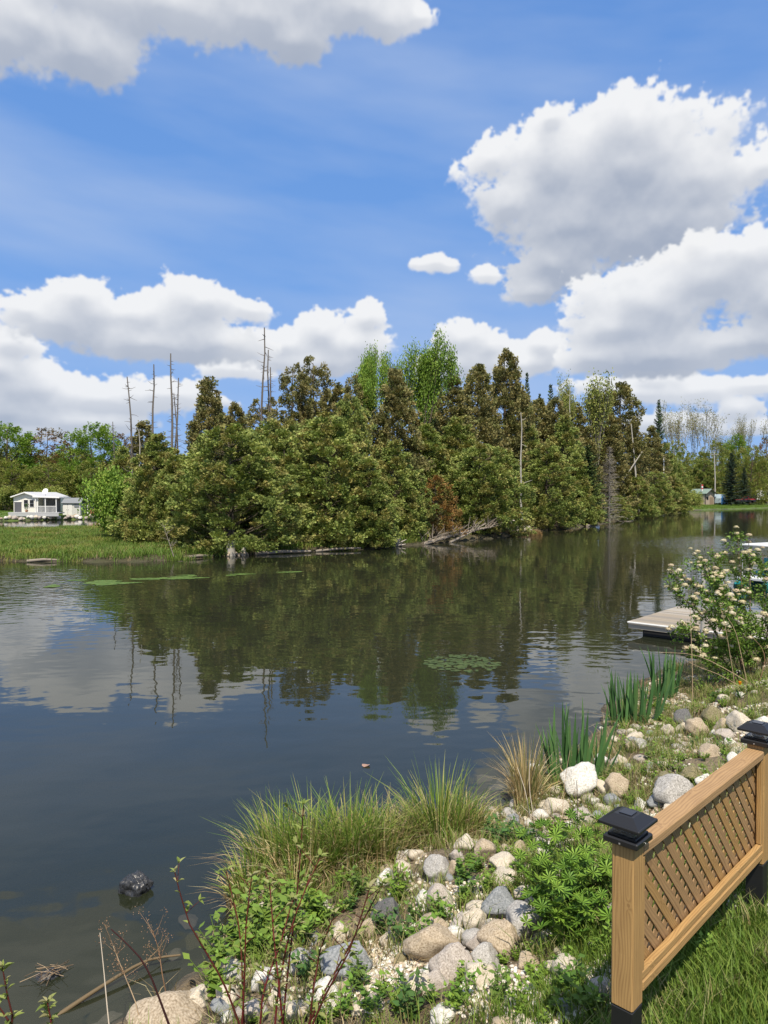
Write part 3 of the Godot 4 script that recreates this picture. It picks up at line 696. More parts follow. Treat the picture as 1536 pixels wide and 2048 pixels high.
# ------------------------------------------------------------------ trees
const OLIVE := [Color(0.271, 0.332, 0.091), Color(0.351, 0.400, 0.119), Color(0.204, 0.261, 0.072), Color(0.320, 0.308, 0.101)]
const BRONZE := [Color(0.303, 0.270, 0.110), Color(0.237, 0.242, 0.090), Color(0.330, 0.303, 0.130), Color(0.209, 0.200, 0.081)]
const RUST := [Color(0.296, 0.163, 0.049), Color(0.233, 0.147, 0.047), Color(0.186, 0.155, 0.047), Color(0.327, 0.202, 0.070)]
const FIR := [Color(0.068, 0.119, 0.043), Color(0.090, 0.148, 0.047), Color(0.112, 0.166, 0.054), Color(0.058, 0.100, 0.043)]
const BLUEFIR := [Color(0.039, 0.072, 0.044), Color(0.052, 0.086, 0.055), Color(0.065, 0.096, 0.060)]
const FRESH := [Color(0.178, 0.297, 0.045), Color(0.223, 0.349, 0.054), Color(0.141, 0.245, 0.042), Color(0.260, 0.364, 0.067)]
const SPRING := [Color(0.271, 0.324, 0.077), Color(0.330, 0.363, 0.093), Color(0.218, 0.265, 0.069), Color(0.291, 0.298, 0.093)]
const REDBUD := [Color(0.247, 0.143, 0.065), Color(0.195, 0.124, 0.058), Color(0.221, 0.169, 0.065), Color(0.169, 0.137, 0.052)]
const PALEBUD := [Color(0.297, 0.286, 0.132), Color(0.253, 0.248, 0.121), Color(0.220, 0.226, 0.094), Color(0.330, 0.308, 0.165)]
const BARK := Color(0.135, 0.110, 0.085)
const GREY_BARK := Color(0.290, 0.265, 0.230)
const SNAG := Color(0.170, 0.150, 0.130)
const PALE_BARK := Color(0.420, 0.400, 0.360)
var protos := {}

func trunk_mesh(H: float, r: float, bend: float, col: Color, top := 1.0) -> ArrayMesh:
	var m := MB.new()
	var p := []
	var rr := []
	var wob := Vector3.ZERO
	for k in 8:
		var t := k / 7.0
		wob += Vector3(rng.randf_range(-1, 1), 0, rng.randf_range(-1, 1)) * bend * H * 0.02
		p.append(Vector3(wob.x * t, -0.3 + (H * top + 0.3) * t, wob.z * t))
		rr.append(r * (1.0 - t * 0.88) * (1.3 if k == 0 else 1.0))
	m.tube(pv(p), pf(rr), 7, col)
	return m.mesh()

# white cedar: an egg of upright flattened sprays held in clumps
func cedar(H: float, R: float, foot: float, boughs: int, clumps: int, per: int, pad: float, spray: float, pal: Array, shape: float, ragged: float, seed_: int) -> Dictionary:
	rng.seed = seed_
	var lump := noise(seed_, 1.0, 2)
	var m := MB.new()
	var wood := MB.new()
	var yb := H * foot
	var made := 0
	while made < boughs:
		var t := rng.randf()
		var p := pow(t + 0.14, 0.28) * pow(1.0 - t, shape) * 1.50
		if rng.randf() > p + 0.10:
			continue
		made += 1
		var az := rng.randf() * TAU
		var o := Vector3(cos(az), 0.0, sin(az))
		var l := lump.get_noise_3d(o.x * 1.15, t * H * 0.36, o.z * 1.15)
		var rr := R * (p + 0.03) * (1.0 + ragged * l + rng.randf_range(-0.12, 0.14)) * sqrt(rng.randf_range(0.28, 1.0))
		var at := Vector3(o.x * rr, yb + t * (H - yb) * (1.0 + 0.02 * l), o.z * rr)
		var b := Vector3(0, maxf(at.y - rr * 0.55 - 0.1, 0.1), 0)
		if made % 4 == 0:
			wood.tube(pv([b, b.lerp(at, 0.6) + Vector3(0, -0.08 * rr, 0), at]), pf([0.03, 0.02, 0.007]), 3, BARK)
		var tone: Color = pick(pal)
		var size := pad * rng.randf_range(0.65, 1.3) * (1.0 - 0.45 * t)
		var long := (o * 0.7 + Vector3(0, rng.randf_range(0.3, 1.0), 0)).normalized()
		for c in clumps:
			var u := rv()
			u = u.normalized() * pow(u.length() / 1.75, 0.5)
			var q0 := at + u * size + long * rng.randf_range(-0.5, 0.9) * size
			var out := (u * 0.5 + o * 0.5 + Vector3(0, 0.45, 0)).normalized()
			var ctone := jitter(tone, 0.16)
			for j in per:
				var q := q0 + rv() * spray * 0.75
				var d := (out + rv() * 0.65).normalized()
				var s := d.cross(rv()).normalized()
				var col := jitter(ctone, 0.16)
				var len := spray * rng.randf_range(0.65, 1.25)
				m.rhomb(q, d, s, len, len * 0.19, col)
				var d1 := (d + s * 0.62).normalized()
				var d2 := (d - s * 0.62).normalized()
				m.rhomb(q + d * len * 0.15, d1, d1.cross(d.cross(s)).normalized(), len * 0.75, len * 0.15, col)
				m.rhomb(q + d * len * 0.2, d2, d2.cross(d.cross(s)).normalized(), len * 0.75, len * 0.15, col)
	var rs := []
	for q in m.v:
		if q.y > H * 0.15 and q.y < H * 0.55:
			rs.append(Vector2(q.x, q.z).length())
	rs.sort()
	return {"tall": H * 1.03, "wide": 2.0 * rs[int(rs.size() * 0.90)], "crown": m.mesh(), "limbs": wood.mesh(), "trunk": trunk_mesh(H, 0.016 * H + 0.03, 0.6, BARK, 0.96), "mat": leafy("cedar_sprays", 0.22) if spray < 0.26 else leafy("broad_leaves", 0.5)}

# spruce: whorls of drooping boughs carrying hanging needle sprays
func spruce(H: float, R: float, pal: Array, seed_: int, bare := false) -> Dictionary:
	rng.seed = seed_
	var m := MB.new()
	var wood := MB.new()
	var y := H * 0.05
	while y < H * 0.985:
		var t := y / H
		var reach := R * pow(1.0 - t, 0.85) + 0.12
		var nb := 5 if t < 0.8 else 4
		var a0 := rng.randf() * TAU
		for k in nb:
			var az := a0 + TAU * k / nb + rng.randf_range(-0.5, 0.5)
			var o := Vector3(cos(az), 0, sin(az))
			var len := reach * rng.randf_range(0.55, 1.15)
			var y1 := y + rng.randf_range(-0.5, 0.5) * lerpf(0.3, 0.16, t) * H / 9.0
			var droop := rng.randf_range(0.10, 0.36) * (1.0 - t)
			var p := []
			for j in 5:
				var u := j / 4.0
				p.append(Vector3(0, y1, 0) + o * len * u + Vector3(0, len * (0.10 * u - droop * u * u * 1.6 + 0.16 * u * u * u + 0.35 * t * u), 0))
			wood.tube(pv(p), pf([0.03, 0.024, 0.018, 0.012, 0.005] if len > 0.6 else [0.014, 0.012, 0.01, 0.008, 0.004]), 3, GREY_BARK if bare else BARK)
			var side := o.cross(Vector3.UP)
			var tone: Color = pick(pal)
			var steps := int(len / 0.13) + 3
			for j in steps:
				var u := (j + rng.randf()) / steps
				var f := u * 4.0
				var a := mini(int(f), 3)
				var q: Vector3 = p[a].lerp(p[a + 1], f - a)
				for s in [-1.0, 1.0]:
					var d: Vector3 = (o * 0.8 + side * s * rng.randf_range(0.5, 1.1) + Vector3(0, rng.randf_range(-0.55, 0.12), 0)).normalized()
					var ll: float = (0.20 + 0.32 * len * 0.5 * (1.0 - u * 0.6)) * rng.randf_range(0.7, 1.2)
					if bare:
						if rng.randf() < 0.55:
							wood.tube(pv([q, q + d * ll * 0.5 + Vector3(0, -0.02, 0), q + d * ll + Vector3(0, -0.08 * ll, 0)]), pf([0.008, 0.006, 0.003]), 3, GREY_BARK)
						continue
					var w := d.cross(Vector3.UP + rv() * 0.5).normalized()
					m.rhomb(q, d, w, ll, 0.055, jitter(tone, 0.22))
					m.rhomb(q + d * ll * 0.3, (d + w * 0.7).normalized(), w, ll * 0.5, 0.04, jitter(tone, 0.22))
					m.rhomb(q + d * ll * 0.2, (d + Vector3(0, -0.9, 0)).normalized(), w, ll * 0.55, 0.045, jitter(tone, 0.22))
		y += lerpf(0.22, 0.13, t) * (H / 9.0)
	var d := {"tall": H, "wide": R * 1.9, "limbs": wood.mesh(), "trunk": trunk_mesh(H, 0.013 * H + 0.02, 0.15, GREY_BARK if bare else BARK, 0.995), "mat": leafy("spruce_needles", 0.12)}
	if not bare:
		d["crown"] = m.mesh()
	return d

# broadleaf: a forking skeleton, leaves on its last two orders
func broadleaf(H: float, spread: float, pal: Array, leaf: float, per: int, seed_: int, upright := 0.5, orders := 4, clear := 0.25, bark := BARK) -> Dictionary:
	rng.seed = seed_
	var wood := MB.new()
	var m := MB.new()
	var work := [[Vector3(0, 0, 0), Vector3(0, 1, 0), H * clear, 0.013 * H + 0.03, 0]]
	while work.size():
		var w: Array = work.pop_back()
		var p0: Vector3 = w[0]
		var dir: Vector3 = w[1]
		var len: float = w[2]
		var r: float = w[3]
		var o: int = w[4]
		var pts := [p0 + (Vector3(0, -0.3, 0) if o == 0 else Vector3.ZERO)]
		var rad := [r * (1.25 if o == 0 else 1.0)]
		var d := dir
		var p := p0
		var n := 3 if o < 3 else 2
		for k in n:
			d = (d + rv() * 0.16 + Vector3(0, 0.10 * upright, 0)).normalized()
			p += d * len / n
			pts.append(p)
			rad.append(r * lerpf(1.0, 0.58, (k + 1.0) / n))
		wood.tube(pv(pts), pf(rad), 6 if o < 2 else 3, bark)
		if o >= orders - 2 and per > 0:
			var tone: Color = pick(pal)
			for k in per:
				var q: Vector3 = pts[0].lerp(p, rng.randf_range(0.2, 1.1)) + rv() * leaf * 2.4
				var ld := (d * 0.4 + rv() + Vector3(0, -0.25, 0)).normalized()
				var s := ld.cross(rv()).normalized()
				m.rhomb(q, ld, s, leaf * rng.randf_range(0.7, 1.3), leaf * 0.36, jitter(tone, 0.22))
		if o < orders:
			var kids := 4 if o == 0 else rng.randi_range(3, 4)
			for k in kids:
				var a := TAU * (k + rng.randf_range(-0.3, 0.3)) / kids
				var ax := d.cross(Vector3(0.3, 0.2, 0.9)).normalized()
				var ay := d.cross(ax)
				var lean := spread * rng.randf_range(0.6, 1.2) * (0.35 if k == 0 else 1.0)
				var nd := (d + (ax * cos(a) + ay * sin(a)) * lean + Vector3(0, 0.22 * upright, 0)).normalized()
				var from: Vector3 = p if k < 2 else pts[pts.size() - 2].lerp(p, rng.randf())
				work.append([from, nd, len * rng.randf_range(0.62, 0.86) if o > 0 else H * (1.0 - clear) * rng.randf_range(0.34, 0.44), r * 0.56, o + 1])
	var hi := 0.0
	var rs := []
	for q in (m.v if per > 0 else wood.v):
		hi = maxf(hi, q.y)
		rs.append(Vector2(q.x, q.z).length())
	rs.sort()
	var out := {"tall": hi, "wide": 2.0 * rs[int(rs.size() * 0.93)], "limbs": wood.mesh(), "mat": leafy("broad_leaves", 0.5)}
	if per > 0:
		out["crown"] = m.mesh()
	return out

# dead standing pole with broken side twigs
func snag(H: float, lean: float, twigs: int, r: float, col: Color, seed_: int) -> Dictionary:
	rng.seed = seed_
	var m := MB.new()
	var twigs_ := []
	var p := []
	var rr := []
	var wob := Vector3.ZERO
	for k in 9:
		var t := k / 8.0
		wob += Vector3(rng.randf_range(-1, 1), 0, rng.randf_range(-1, 1)) * H * 0.008
		p.append(Vector3(lean * H * t, -0.3 + H * t, 0) + wob)
		rr.append(r * (1.0 - 0.72 * t))
	m.tube(pv(p), pf(rr), 6, col)
	for k in twigs:
		var t := rng.randf_range(0.30, 0.97)
		var f := t * 8.0
		var a := mini(int(f), 7)
		var q: Vector3 = p[a].lerp(p[a + 1], f - a)
		var az := rng.randf() * TAU
		var len := rng.randf_range(0.3, 2.0) * (1.2 - t)
		var d := Vector3(cos(az), rng.randf_range(-0.35, 0.4), sin(az))
		var w := MB.new()
		w.tube(pv([q, q + d * len * 0.5, q + d * len + Vector3(0, rng.randf_range(-0.2, 0.25) * len, 0)]), pf([0.026, 0.018, 0.008]), 3, col)
		twigs_.append(w.mesh())
	return {"tall": H - 0.3, "wide": 1.0, "trunk": m.mesh(), "twigs": twigs_}

func grow(called: String, kind: String, x: float, z: float, wide: float, tall: float, turn: float, label: String, group := "", lift := 0.0) -> Node3D:
	var d: Dictionary = protos[kind]
	var o := thing(called, on_ground(x, z, lift), turn, label, "tree", group)
	var sy: float = tall / d.tall
	var sx: float = wide / d.wide if wide > 0.0 else clampf(sy, 0.6, 1.3)
	o.scale = Vector3(sx, sy, sx)
	if d.has("twigs"):
		for t in d.twigs:
			part("twig", t, leafy("bark", 0.0, 0.9), o)
	if d.has("trunk"):
		part("trunk", d.trunk, leafy("bark", 0.0, 0.9), o)
	if d.has("limbs"):
		part("limbs", d.limbs, leafy("bark", 0.0, 0.9), o).set_meta("kind", "stuff")
	if d.has("crown"):
		part("crown", d.crown, d.mat, o)
	return o

func make_protos() -> void:
	for k in 4:
		protos["cedar_%d" % k] = cedar(7.5, [2.35, 2.1, 2.5, 1.9][k], 0.0, 520, 10, 9, 0.29, 0.14, OLIVE, [0.66, 0.80, 0.58, 0.92][k], 0.5, 100 + k)
	protos["rust"] = cedar(5.0, 1.7, 0.03, 170, 9, 8, 0.25, 0.125, RUST, 0.75, 0.45, 120)
	for k in 3:
		protos["tall_%d" % k] = cedar(14.0, [2.5, 2.9, 2.2][k], 0.08, 460, 10, 8, 0.44, 0.215, BRONZE, [0.8, 0.70, 0.9][k], 0.7, 130 + k)
	protos["open"] = cedar(13.0, 2.0, 0.28, 240, 10, 7, 0.38, 0.19, BRONZE, 0.6, 0.8, 140)
	for k in 2:
		protos["fir_%d" % k] = spruce(11.0, [2.4, 1.7][k], FIR, 150 + k)
	protos["bluefir"] = spruce(11.0, 3.0, BLUEFIR, 153)
	protos["grey"] = spruce(9.0, 1.5, FIR, 155, true)
	protos["fresh"] = broadleaf(15.0, 0.62, FRESH, 0.25, 80, 160, 0.5, 4, 0.42)
	protos["maple_0"] = cedar(13.0, 4.4, 0.0, 330, 9, 6, 0.75, 0.28, SPRING, 0.42, 0.5, 161)
	protos["maple_1"] = cedar(13.0, 4.2, 0.0, 330, 9, 6, 0.75, 0.28, FRESH, 0.48, 0.5, 162)
	protos["red"] = cedar(13.0, 4.0, 0.0, 210, 9, 5, 0.85, 0.27, REDBUD, 0.45, 0.6, 163)
	protos["poplar"] = broadleaf(14.0, 0.26, SPRING, 0.30, 18, 164, 1.2, 4, 0.22, GREY_BARK)
	protos["bare_0"] = broadleaf(22.0, 0.34, PALEBUD, 0.34, 9, 165, 1.1, 4, 0.25, GREY_BARK)
	protos["bare_1"] = broadleaf(22.0, 0.42, PALEBUD, 0.34, 9, 166, 1.1, 4, 0.22, GREY_BARK)
	protos["bush_0"] = broadleaf(4.5, 0.75, FRESH, 0.22, 40, 167, 0.5, 4, 0.04)
	protos["bush_1"] = broadleaf(4.5, 0.8, SPRING, 0.22, 40, 168, 0.4, 4, 0.04)
	protos["snag_0"] = snag(13.0, 0.0, 48, 0.145, SNAG, 170)
	protos["snag_1"] = snag(13.0, 0.03, 34, 0.125, SNAG, 171)
	protos["snag_2"] = snag(12.0, -0.05, 48, 0.12, SNAG, 172)
	protos["pale"] = snag(10.0, 0.02, 8, 0.11, PALE_BARK, 173)

func plant_trees() -> void:
	for t in TREES:
		grow(t[0], t[1], t[2], t[3], t[4], t[5], t[6], t[7], t[8])

# ------------------------------------------------------------------ ground and water
func lines(parts: Array) -> PackedFloat32Array:
	var out := PackedFloat32Array()
	for p in parts:                       # from, to, first step, growth
		var x: float = p[0]
		var s: float = p[2]
		while x < p[1] - s * 0.3:
			out.append(x)
			x += s
			s *= p[3]
	out.append(parts[-1][1])
	return out

func mirrored(parts: Array) -> PackedFloat32Array:
	var a := lines(parts)
	var out := PackedFloat32Array()
	for k in a.size():
		out.append(-a[a.size() - 1 - k])
	return out

func lawn_at(x: float, z: float) -> float:
	# how much of the ground is mown lawn: beyond the stone bank
	var s := inland(x, z)
	var n := relief.get_noise_2d(x * 2.2 + 40.0, z * 2.2) * 0.9
	return clampf((s - 2.15 + n) / 0.5, 0.0, 1.0)

func make_ground() -> void:
	var left := mirrored([[4.0, 40.0, 0.12, 1.09], [40.0, 90.0, 1.6, 1.0], [90.0, 1200.0, 3.0, 1.25]])
	var xs := PackedFloat32Array(left)
	xs.remove_at(xs.size() - 1)
	xs.append_array(lines([[-4.0, 7.0, 0.085, 1.0], [7.0, 30.0, 0.1, 1.06], [30.0, 110.0, 1.5, 1.0], [110.0, 1300.0, 3.0, 1.25]]))
	var zr := lines([[-1.0, 13.0, 0.085, 1.0], [13.0, 36.0, 0.1, 1.07], [36.0, 60.0, 0.55, 1.0], [60.0, 125.0, 1.0, 1.0], [125.0, 230.0, 2.0, 1.0], [230.0, 1500.0, 4.0, 1.25]])
	var zs := PackedFloat32Array()
	for k in zr.size():
		zs.append(-zr[zr.size() - 1 - k])
	zs.append_array(lines([[1.6, 300.0, 0.6, 1.3]]))
	var v := PackedVector3Array()
	var c := PackedColorArray()
	var ix := PackedInt32Array()
	var tint := noise(31, 1.0, 3)
	var w := xs.size()
	for z in zs:
		for x in xs:
			var y := hgt(x, z)
			v.append(Vector3(x, y, z))
			var col := Color(0.16, 0.13, 0.085)
			var n := tint.get_noise_2d(x * 0.9, z * 0.9)
			if y < 0.03:
				col = Color(0.060, 0.054, 0.038).lerp(Color(0.110, 0.095, 0.066), clampf(n + 0.5, 0.0, 1.0))
			elif is_near(x, z):
				col = Color(0.23, 0.185, 0.125).lerp(Color(0.13, 0.10, 0.06), clampf(n + 0.5, 0.0, 1.0))
				col = col.lerp(Color(0.07, 0.085, 0.028), lawn_at(x, z))
			else:
				col = Color(0.060, 0.065, 0.026).lerp(Color(0.085, 0.068, 0.040), clampf(n * 1.3 + 0.5, 0.0, 1.0))
				if z < -160.0 or (x < -30.0 and z < -86.0):
					col = Color(0.10, 0.17, 0.03)
			c.append(col)
	for j in zs.size() - 1:
		for i in w - 1:
			var a := j * w + i
			ix.append(a); ix.append(a + 1); ix.append(a + w)
			ix.append(a + 1); ix.append(a + w + 1); ix.append(a + w)
	var st := SurfaceTool.new()
	var arr := []
	arr.resize(Mesh.ARRAY_MAX)
	arr[Mesh.ARRAY_VERTEX] = v
	arr[Mesh.ARRAY_COLOR] = c
	arr[Mesh.ARRAY_INDEX] = ix
	st.create_from_arrays(arr)
	st.generate_normals()
	var m := StandardMaterial3D.new()
	m.resource_name = "soil"
	m.vertex_color_use_as_albedo = true
	m.albedo_texture = noise_tex(41, 0.03, 5, [[0.0, lin(0.55, 0.52, 0.48)], [0.45, lin(0.85, 0.83, 0.8)], [0.6, lin(1, 1, 1)], [1.0, lin(1.0, 0.97, 0.9)]], 512)
	m.uv1_triplanar = true
	m.uv1_world_triplanar = true
	m.uv1_scale = Vector3(1.1, 1.1, 1.1)
	m.roughness = 0.95
	m.heightmap_enabled = true
	m.heightmap_texture = noise_tex(42, 0.05, 4, [], 512)
	m.heightmap_scale = 3.0
	solo("ground", st.commit(), m, Vector3.ZERO, 0.0, "bank, lawn and low land round the pond", "", "", "structure")

# ripples: height in metres on a 96 m square of water, calm in the middle, ruffled where the breeze touches down
func ripple_image(size: int, span: float) -> ImageTexture:
	var fine := noise(51, 1.0, 3)
	var swell := noise(52, 1.0, 2)
	var gust := noise(53, 1.0, 2)
	var data := PackedFloat32Array()
	data.resize(size * size)
	for j in size:
		var z := -span + 14.0 + (j + 0.5) / size * span      # world z of this row
		for i in size:
			var x := -40.0 + (i + 0.5) / size * span
			var g := gust.get_noise_2d(x * 0.035, z * 0.06)
			var r := 0.09 + 0.20 * maxf(0.0, g)
			r += 0.75 * exp(-(pow((x + 13.5) / 6.0, 2.0) + pow((z + 28.5) / 5.5, 2.0)))
			r += 0.28 * exp(-(pow((x + 12.0) / 6.0, 2.0) + pow((z + 20.0) / 4.0, 2.0)))
			r += 0.26 * exp(-(pow((x - 3.8) / 3.2, 2.0) + pow((z + 15.5) / 3.4, 2.0)))
			r += 2.4 * exp(-(pow((x - 25.0) / 12.0, 2.0) + pow((z + 50.0) / 7.0, 2.0)))
			var h := fine.get_noise_2d(x * 1.7, z * 3.0) * 0.0085 * r
			h += swell.get_noise_2d(x * 0.28, z * 0.85) * 0.0042 * (0.35 + r)
			data[j * size + i] = h * 20.0 + 0.5
	var im := Image.create_from_data(size, size, false, Image.FORMAT_RF, data.to_byte_array())
	return ImageTexture.create_from_image(im)

func make_water() -> void:
	var span := 96.0
	var st := SurfaceTool.new()
	st.begin(Mesh.PRIMITIVE_TRIANGLES)
	for p in [[-130, -215], [175, -215], [175, 20], [-130, -215], [175, 20], [-130, 20]]:
		st.set_normal(Vector3.UP)
		st.set_uv(Vector2((p[0] + 40.0) / span, (p[1] + span - 14.0) / span))
		st.set_tangent(Plane(1, 0, 0, 1))
		st.add_vertex(Vector3(p[0], 0.0, p[1]))
	var m := StandardMaterial3D.new()
	m.resource_name = "pond_water"
	m.transparency = BaseMaterial3D.TRANSPARENCY_ALPHA
	m.albedo_color = Color(lin(0.022, 0.027, 0.014), 0.70)
	m.roughness = 0.015
	m.metallic_specular = 0.41
	m.cull_mode = BaseMaterial3D.CULL_DISABLED
	m.heightmap_enabled = true
	m.heightmap_texture = ripple_image(1536, span)
	m.heightmap_scale = 5.0
	solo("water", st.commit(), m, Vector3.ZERO, 0.0, "calm dark green pond water", "", "", "structure")

# grass as tufts of bent blades
func tuft(blades: int, h: float, spread: float, w: float, pal: Array, seed_: int, lean := 0.5) -> ArrayMesh:
	rng.seed = seed_
	var m := MB.new()
	for k in blades:
		var q := Vector3(rng.randf_range(-1, 1), 0, rng.randf_range(-1, 1)) * spread
		var az := rng.randf() * TAU
		var o := Vector3(cos(az), 0, sin(az))
		var s := o.cross(Vector3.UP).rotated(Vector3.UP, rng.randf_range(-0.8, 0.8)) * w * rng.randf_range(0.7, 1.2)
		var hh := h * rng.randf_range(0.55, 1.15)
		var b := hh * lean * rng.randf_range(0.2, 1.2)
		var col := jitter(pick(pal), 0.2)
		var p1 := q + Vector3(0, hh * 0.55, 0) + o * b * 0.3
		var p2 := q + Vector3(0, hh, 0) + o * b
		m.quad(q - s + Vector3(0, -0.02, 0), q + s + Vector3(0, -0.02, 0), p1 + s * 0.8, p1 - s * 0.8, col)
		m.tri(p1 - s * 0.8, p1 + s * 0.8, p2, col)
	return m.mesh()

const GRASS := [Color(0.110, 0.190, 0.028), Color(0.140, 0.225, 0.034), Color(0.085, 0.150, 0.024), Color(0.190, 0.245, 0.050)]
const MEADOW := [Color(0.140, 0.225, 0.034), Color(0.110, 0.185, 0.030), Color(0.185, 0.255, 0.050), Color(0.260, 0.240, 0.105)]
const MARSH := [Color(0.125, 0.235, 0.036), Color(0.100, 0.190, 0.030), Color(0.165, 0.270, 0.046), Color(0.200, 0.240, 0.060)]
const STRAW := [Color(0.420, 0.330, 0.180), Color(0.340, 0.260, 0.140), Color(0.480, 0.400, 0.240), Color(0.240, 0.180, 0.095)]

func scatter(x0: float, x1: float, z0: float, z1: float, n: int, keep: Callable, size0: float, size1: float) -> Array:
	var out := []
	for k in n:
		var x := rng.randf_range(x0, x1)
		var z := rng.randf_range(z0, z1)
		if rng.randf() > keep.call(x, z):
			continue
		var s := rng.randf_range(size0, size1)
		var b := Basis(Vector3.UP, rng.randf() * TAU).scaled(Vector3(s, s * rng.randf_range(0.8, 1.2), s))
		out.append(Transform3D(b, on_ground(x, z)))
	return out

func make_grass() -> void:
	var mat := leafy("grass_blades", 0.45, 0.5)
	var patch := noise(61, 1.0, 2)
	var lawn := tuft(13, 0.075, 0.055, 0.0023, GRASS, 201, 0.7)
	rng.seed = 62
	var a := scatter(-0.6, 6.5, -6.0, -1.2, 36000, func(x, z): return lawn_at(x, z) * (1.0 if patch.get_noise_2d(x * 0.8, z * 0.8) > -0.32 else 0.4), 0.8, 1.5)
	a.append_array(scatter(3.0, 16.0, -16.0, -6.0, 16000, func(x, z): return lawn_at(x, z), 1.2, 2.0))
	var o := many("lawn_grass", lawn, mat, a, [], self)
	tag(o, "short green lawn grass on top of the bank", "grass")
	var bank := tuft(11, 0.15, 0.055, 0.0030, MEADOW, 202, 0.8)
	rng.seed = 63
	var near_bank := func(x, z):
		var s := inland(x, z)
		if s < 0.15 or s > 3.4 or not is_near(x, z):
			return 0.0
		return 1.0 if patch.get_noise_2d(x * 0.95 + 5.0, z * 0.95) > -0.08 else 0.06
	var b := scatter(-2.5, 8.0, -14.5, -2.6, 15000, near_bank, 0.6, 1.2)
	o = many("bank_grass", bank, mat, b, [], self)
	tag(o, "tufts of longer grass between the bank stones", "grass")
	var dry := tuft(9, 0.13, 0.09, 0.0028, STRAW, 203, 1.9)
	rng.seed = 64
	var c := scatter(-1.5, 8.0, -14.0, -3.6, 9000, func(x, z):
		var s := inland(x, z)
		return (0.75 if patch.get_noise_2d(x * 0.8 - 15.0, z * 0.8) > 0.1 else 0.10) if s > -0.05 and s < 1.6 else 0.0, 0.6, 1.3)
	o = many("dead_grass", dry, mat, c, [], self)
	tag(o, "matted straw coloured dead grass along the near waterline", "grass")
	var marsh := tuft(14, 0.24, 0.24, 0.012, MARSH, 204, 1.0)
	rng.seed = 65
	var d := scatter(-55.0, -5.5, -67.0, -36.0, 42000, func(x, z):
		var s := inland(x, z)
		return 0.0 if s < -0.1 else 1.0, 0.7, 1.35)
	d.append_array(scatter(-9.0, 3.0, -49.5, -39.0, 2600, func(x, z): return 1.0 if inland(x, z) > 0.05 and inland(x, z) < 4.0 else 0.0, 1.0, 2.0))
	var tints := []
	for t in d:
		var p := patch.get_noise_2d(t.origin.x * 0.22 + 30.0, t.origin.z * 0.22) * 0.6 + patch.get_noise_2d(t.origin.x * 0.9, t.origin.z * 0.9) * 0.5
		tints.append(Color(1.0, 1.0, 1.0).lerp(Color(1.75, 1.12, 1.5), clampf(p * 1.6, 0.0, 1.0)) if p > 0.0 else Color(1.0, 1.0, 1.0).lerp(Color(0.72, 0.80, 0.8), clampf(-p * 1.6, 0.0, 1.0)))
	o = many("marsh_grass", marsh, mat, d, tints, self)
	tag(o, "green marsh grass covering the low point on the left", "grass")
	var reed := tuft(10, 0.45, 0.25, 0.012, STRAW, 205, 1.2)
	rng.seed = 66
	d = scatter(-50.0, 30.0, -92.0, -35.8, 60000, func(x, z):
		var s := inland(x, z)
		var p := patch.get_noise_2d(x * 0.16, z * 0.16)
		if s < -0.25 or s > 22.0:
			return 0.0
		if s < 0.5:
			return 0.22
		return 0.5 if p > 0.22 else 0.02, 0.4, 0.8)
	o = many("dead_reeds", reed, mat, d, [], self)
	tag(o, "straw coloured dead reeds patched over the point and its shore", "reeds")
	var far := tuft(12, 0.26, 0.5, 0.05, [Color(0.13, 0.21, 0.035), Color(0.11, 0.18, 0.03), Color(0.16, 0.235, 0.045)], 206, 0.5)
	rng.seed = 67
	d = scatter(60.0, 125.0, -215.0, -164.0, 15000, func(x, z): return 1.0 if inland(x, z) > 0.3 else 0.0, 0.4, 0.8)
	d.append_array(scatter(-75.0, -22.0, -112.0, -88.0, 8000, func(x, z): return 1.0 if inland(x, z) > 0.8 else 0.0, 0.25, 0.5))
	o = many("far_lawn_grass", far, mat, d, [], self)
	tag(o, "bright green lawns along the far shores", "grass")

func make_lily() -> void:
	rng.seed = 71
	var m := MB.new()
	for k in 9:
		var a := TAU * k / 9.0
		var b := TAU * (k + 0.86) / 9.0
		m.tri(Vector3.ZERO, Vector3(cos(b), 0, sin(b)), Vector3(cos(a), 0, sin(a)), Color(0.13, 0.19, 0.055))
	var pad := m.mesh()
	var places := []
	var cols := []
	var drift := noise(72, 1.0, 3)
	var tries := 0
	while places.size() < 2600 and tries < 60000:
		tries += 1
		var x := rng.randf_range(-12.2, -3.6)
		var z := rng.randf_range(-33.0, -26.0)
		var mid := -28.4 - 0.5 * (x + 10.0)
		var thick := 1.5 * clampf((-5.0 - x) / 5.0, 0.14, 1.0)
		if absf(z - mid) > thick or drift.get_noise_2d(x * 0.35, z * 0.7) < -0.02 + 0.25 * absf(z - mid) / thick:
			continue
		var s := rng.randf_range(0.035, 0.10)
		places.append(Transform3D(Basis(Vector3.UP, rng.randf() * TAU).scaled(Vector3(s, 1, s)), Vector3(x, 0.006 + rng.randf() * 0.006, z)))
		cols.append(jitter(Color(0.9, 1.0, 0.8), 0.25))
	var o := many("floating_weed", pad, leafy("weed", 0.3), places, cols, self)
	tag(o, "long bright green raft of floating weed off the point", "pond weed")
	places = []
	cols = []
	rng.seed = 73
	for k in 420:
		var r := sqrt(rng.randf())
		var a := rng.randf() * TAU
		var s := rng.randf_range(0.03, 0.06)
		if rng.randf() < r * 0.55:
			continue
		places.append(Transform3D(Basis(Vector3.UP, rng.randf() * TAU).scaled(Vector3(s, 1, s)), Vector3(1.55 + cos(a) * r * 0.75, 0.006 + rng.randf() * 0.005, -14.3 + sin(a) * r * 0.75)))
		cols.append(jitter(Color(0.6, 0.6, 0.7), 0.25))
	o = many("floating_weed", pad, leafy("weed", 0.3), places, cols, self)
	tag(o, "round dull patch of floating weed in the middle of the pond", "pond weed")

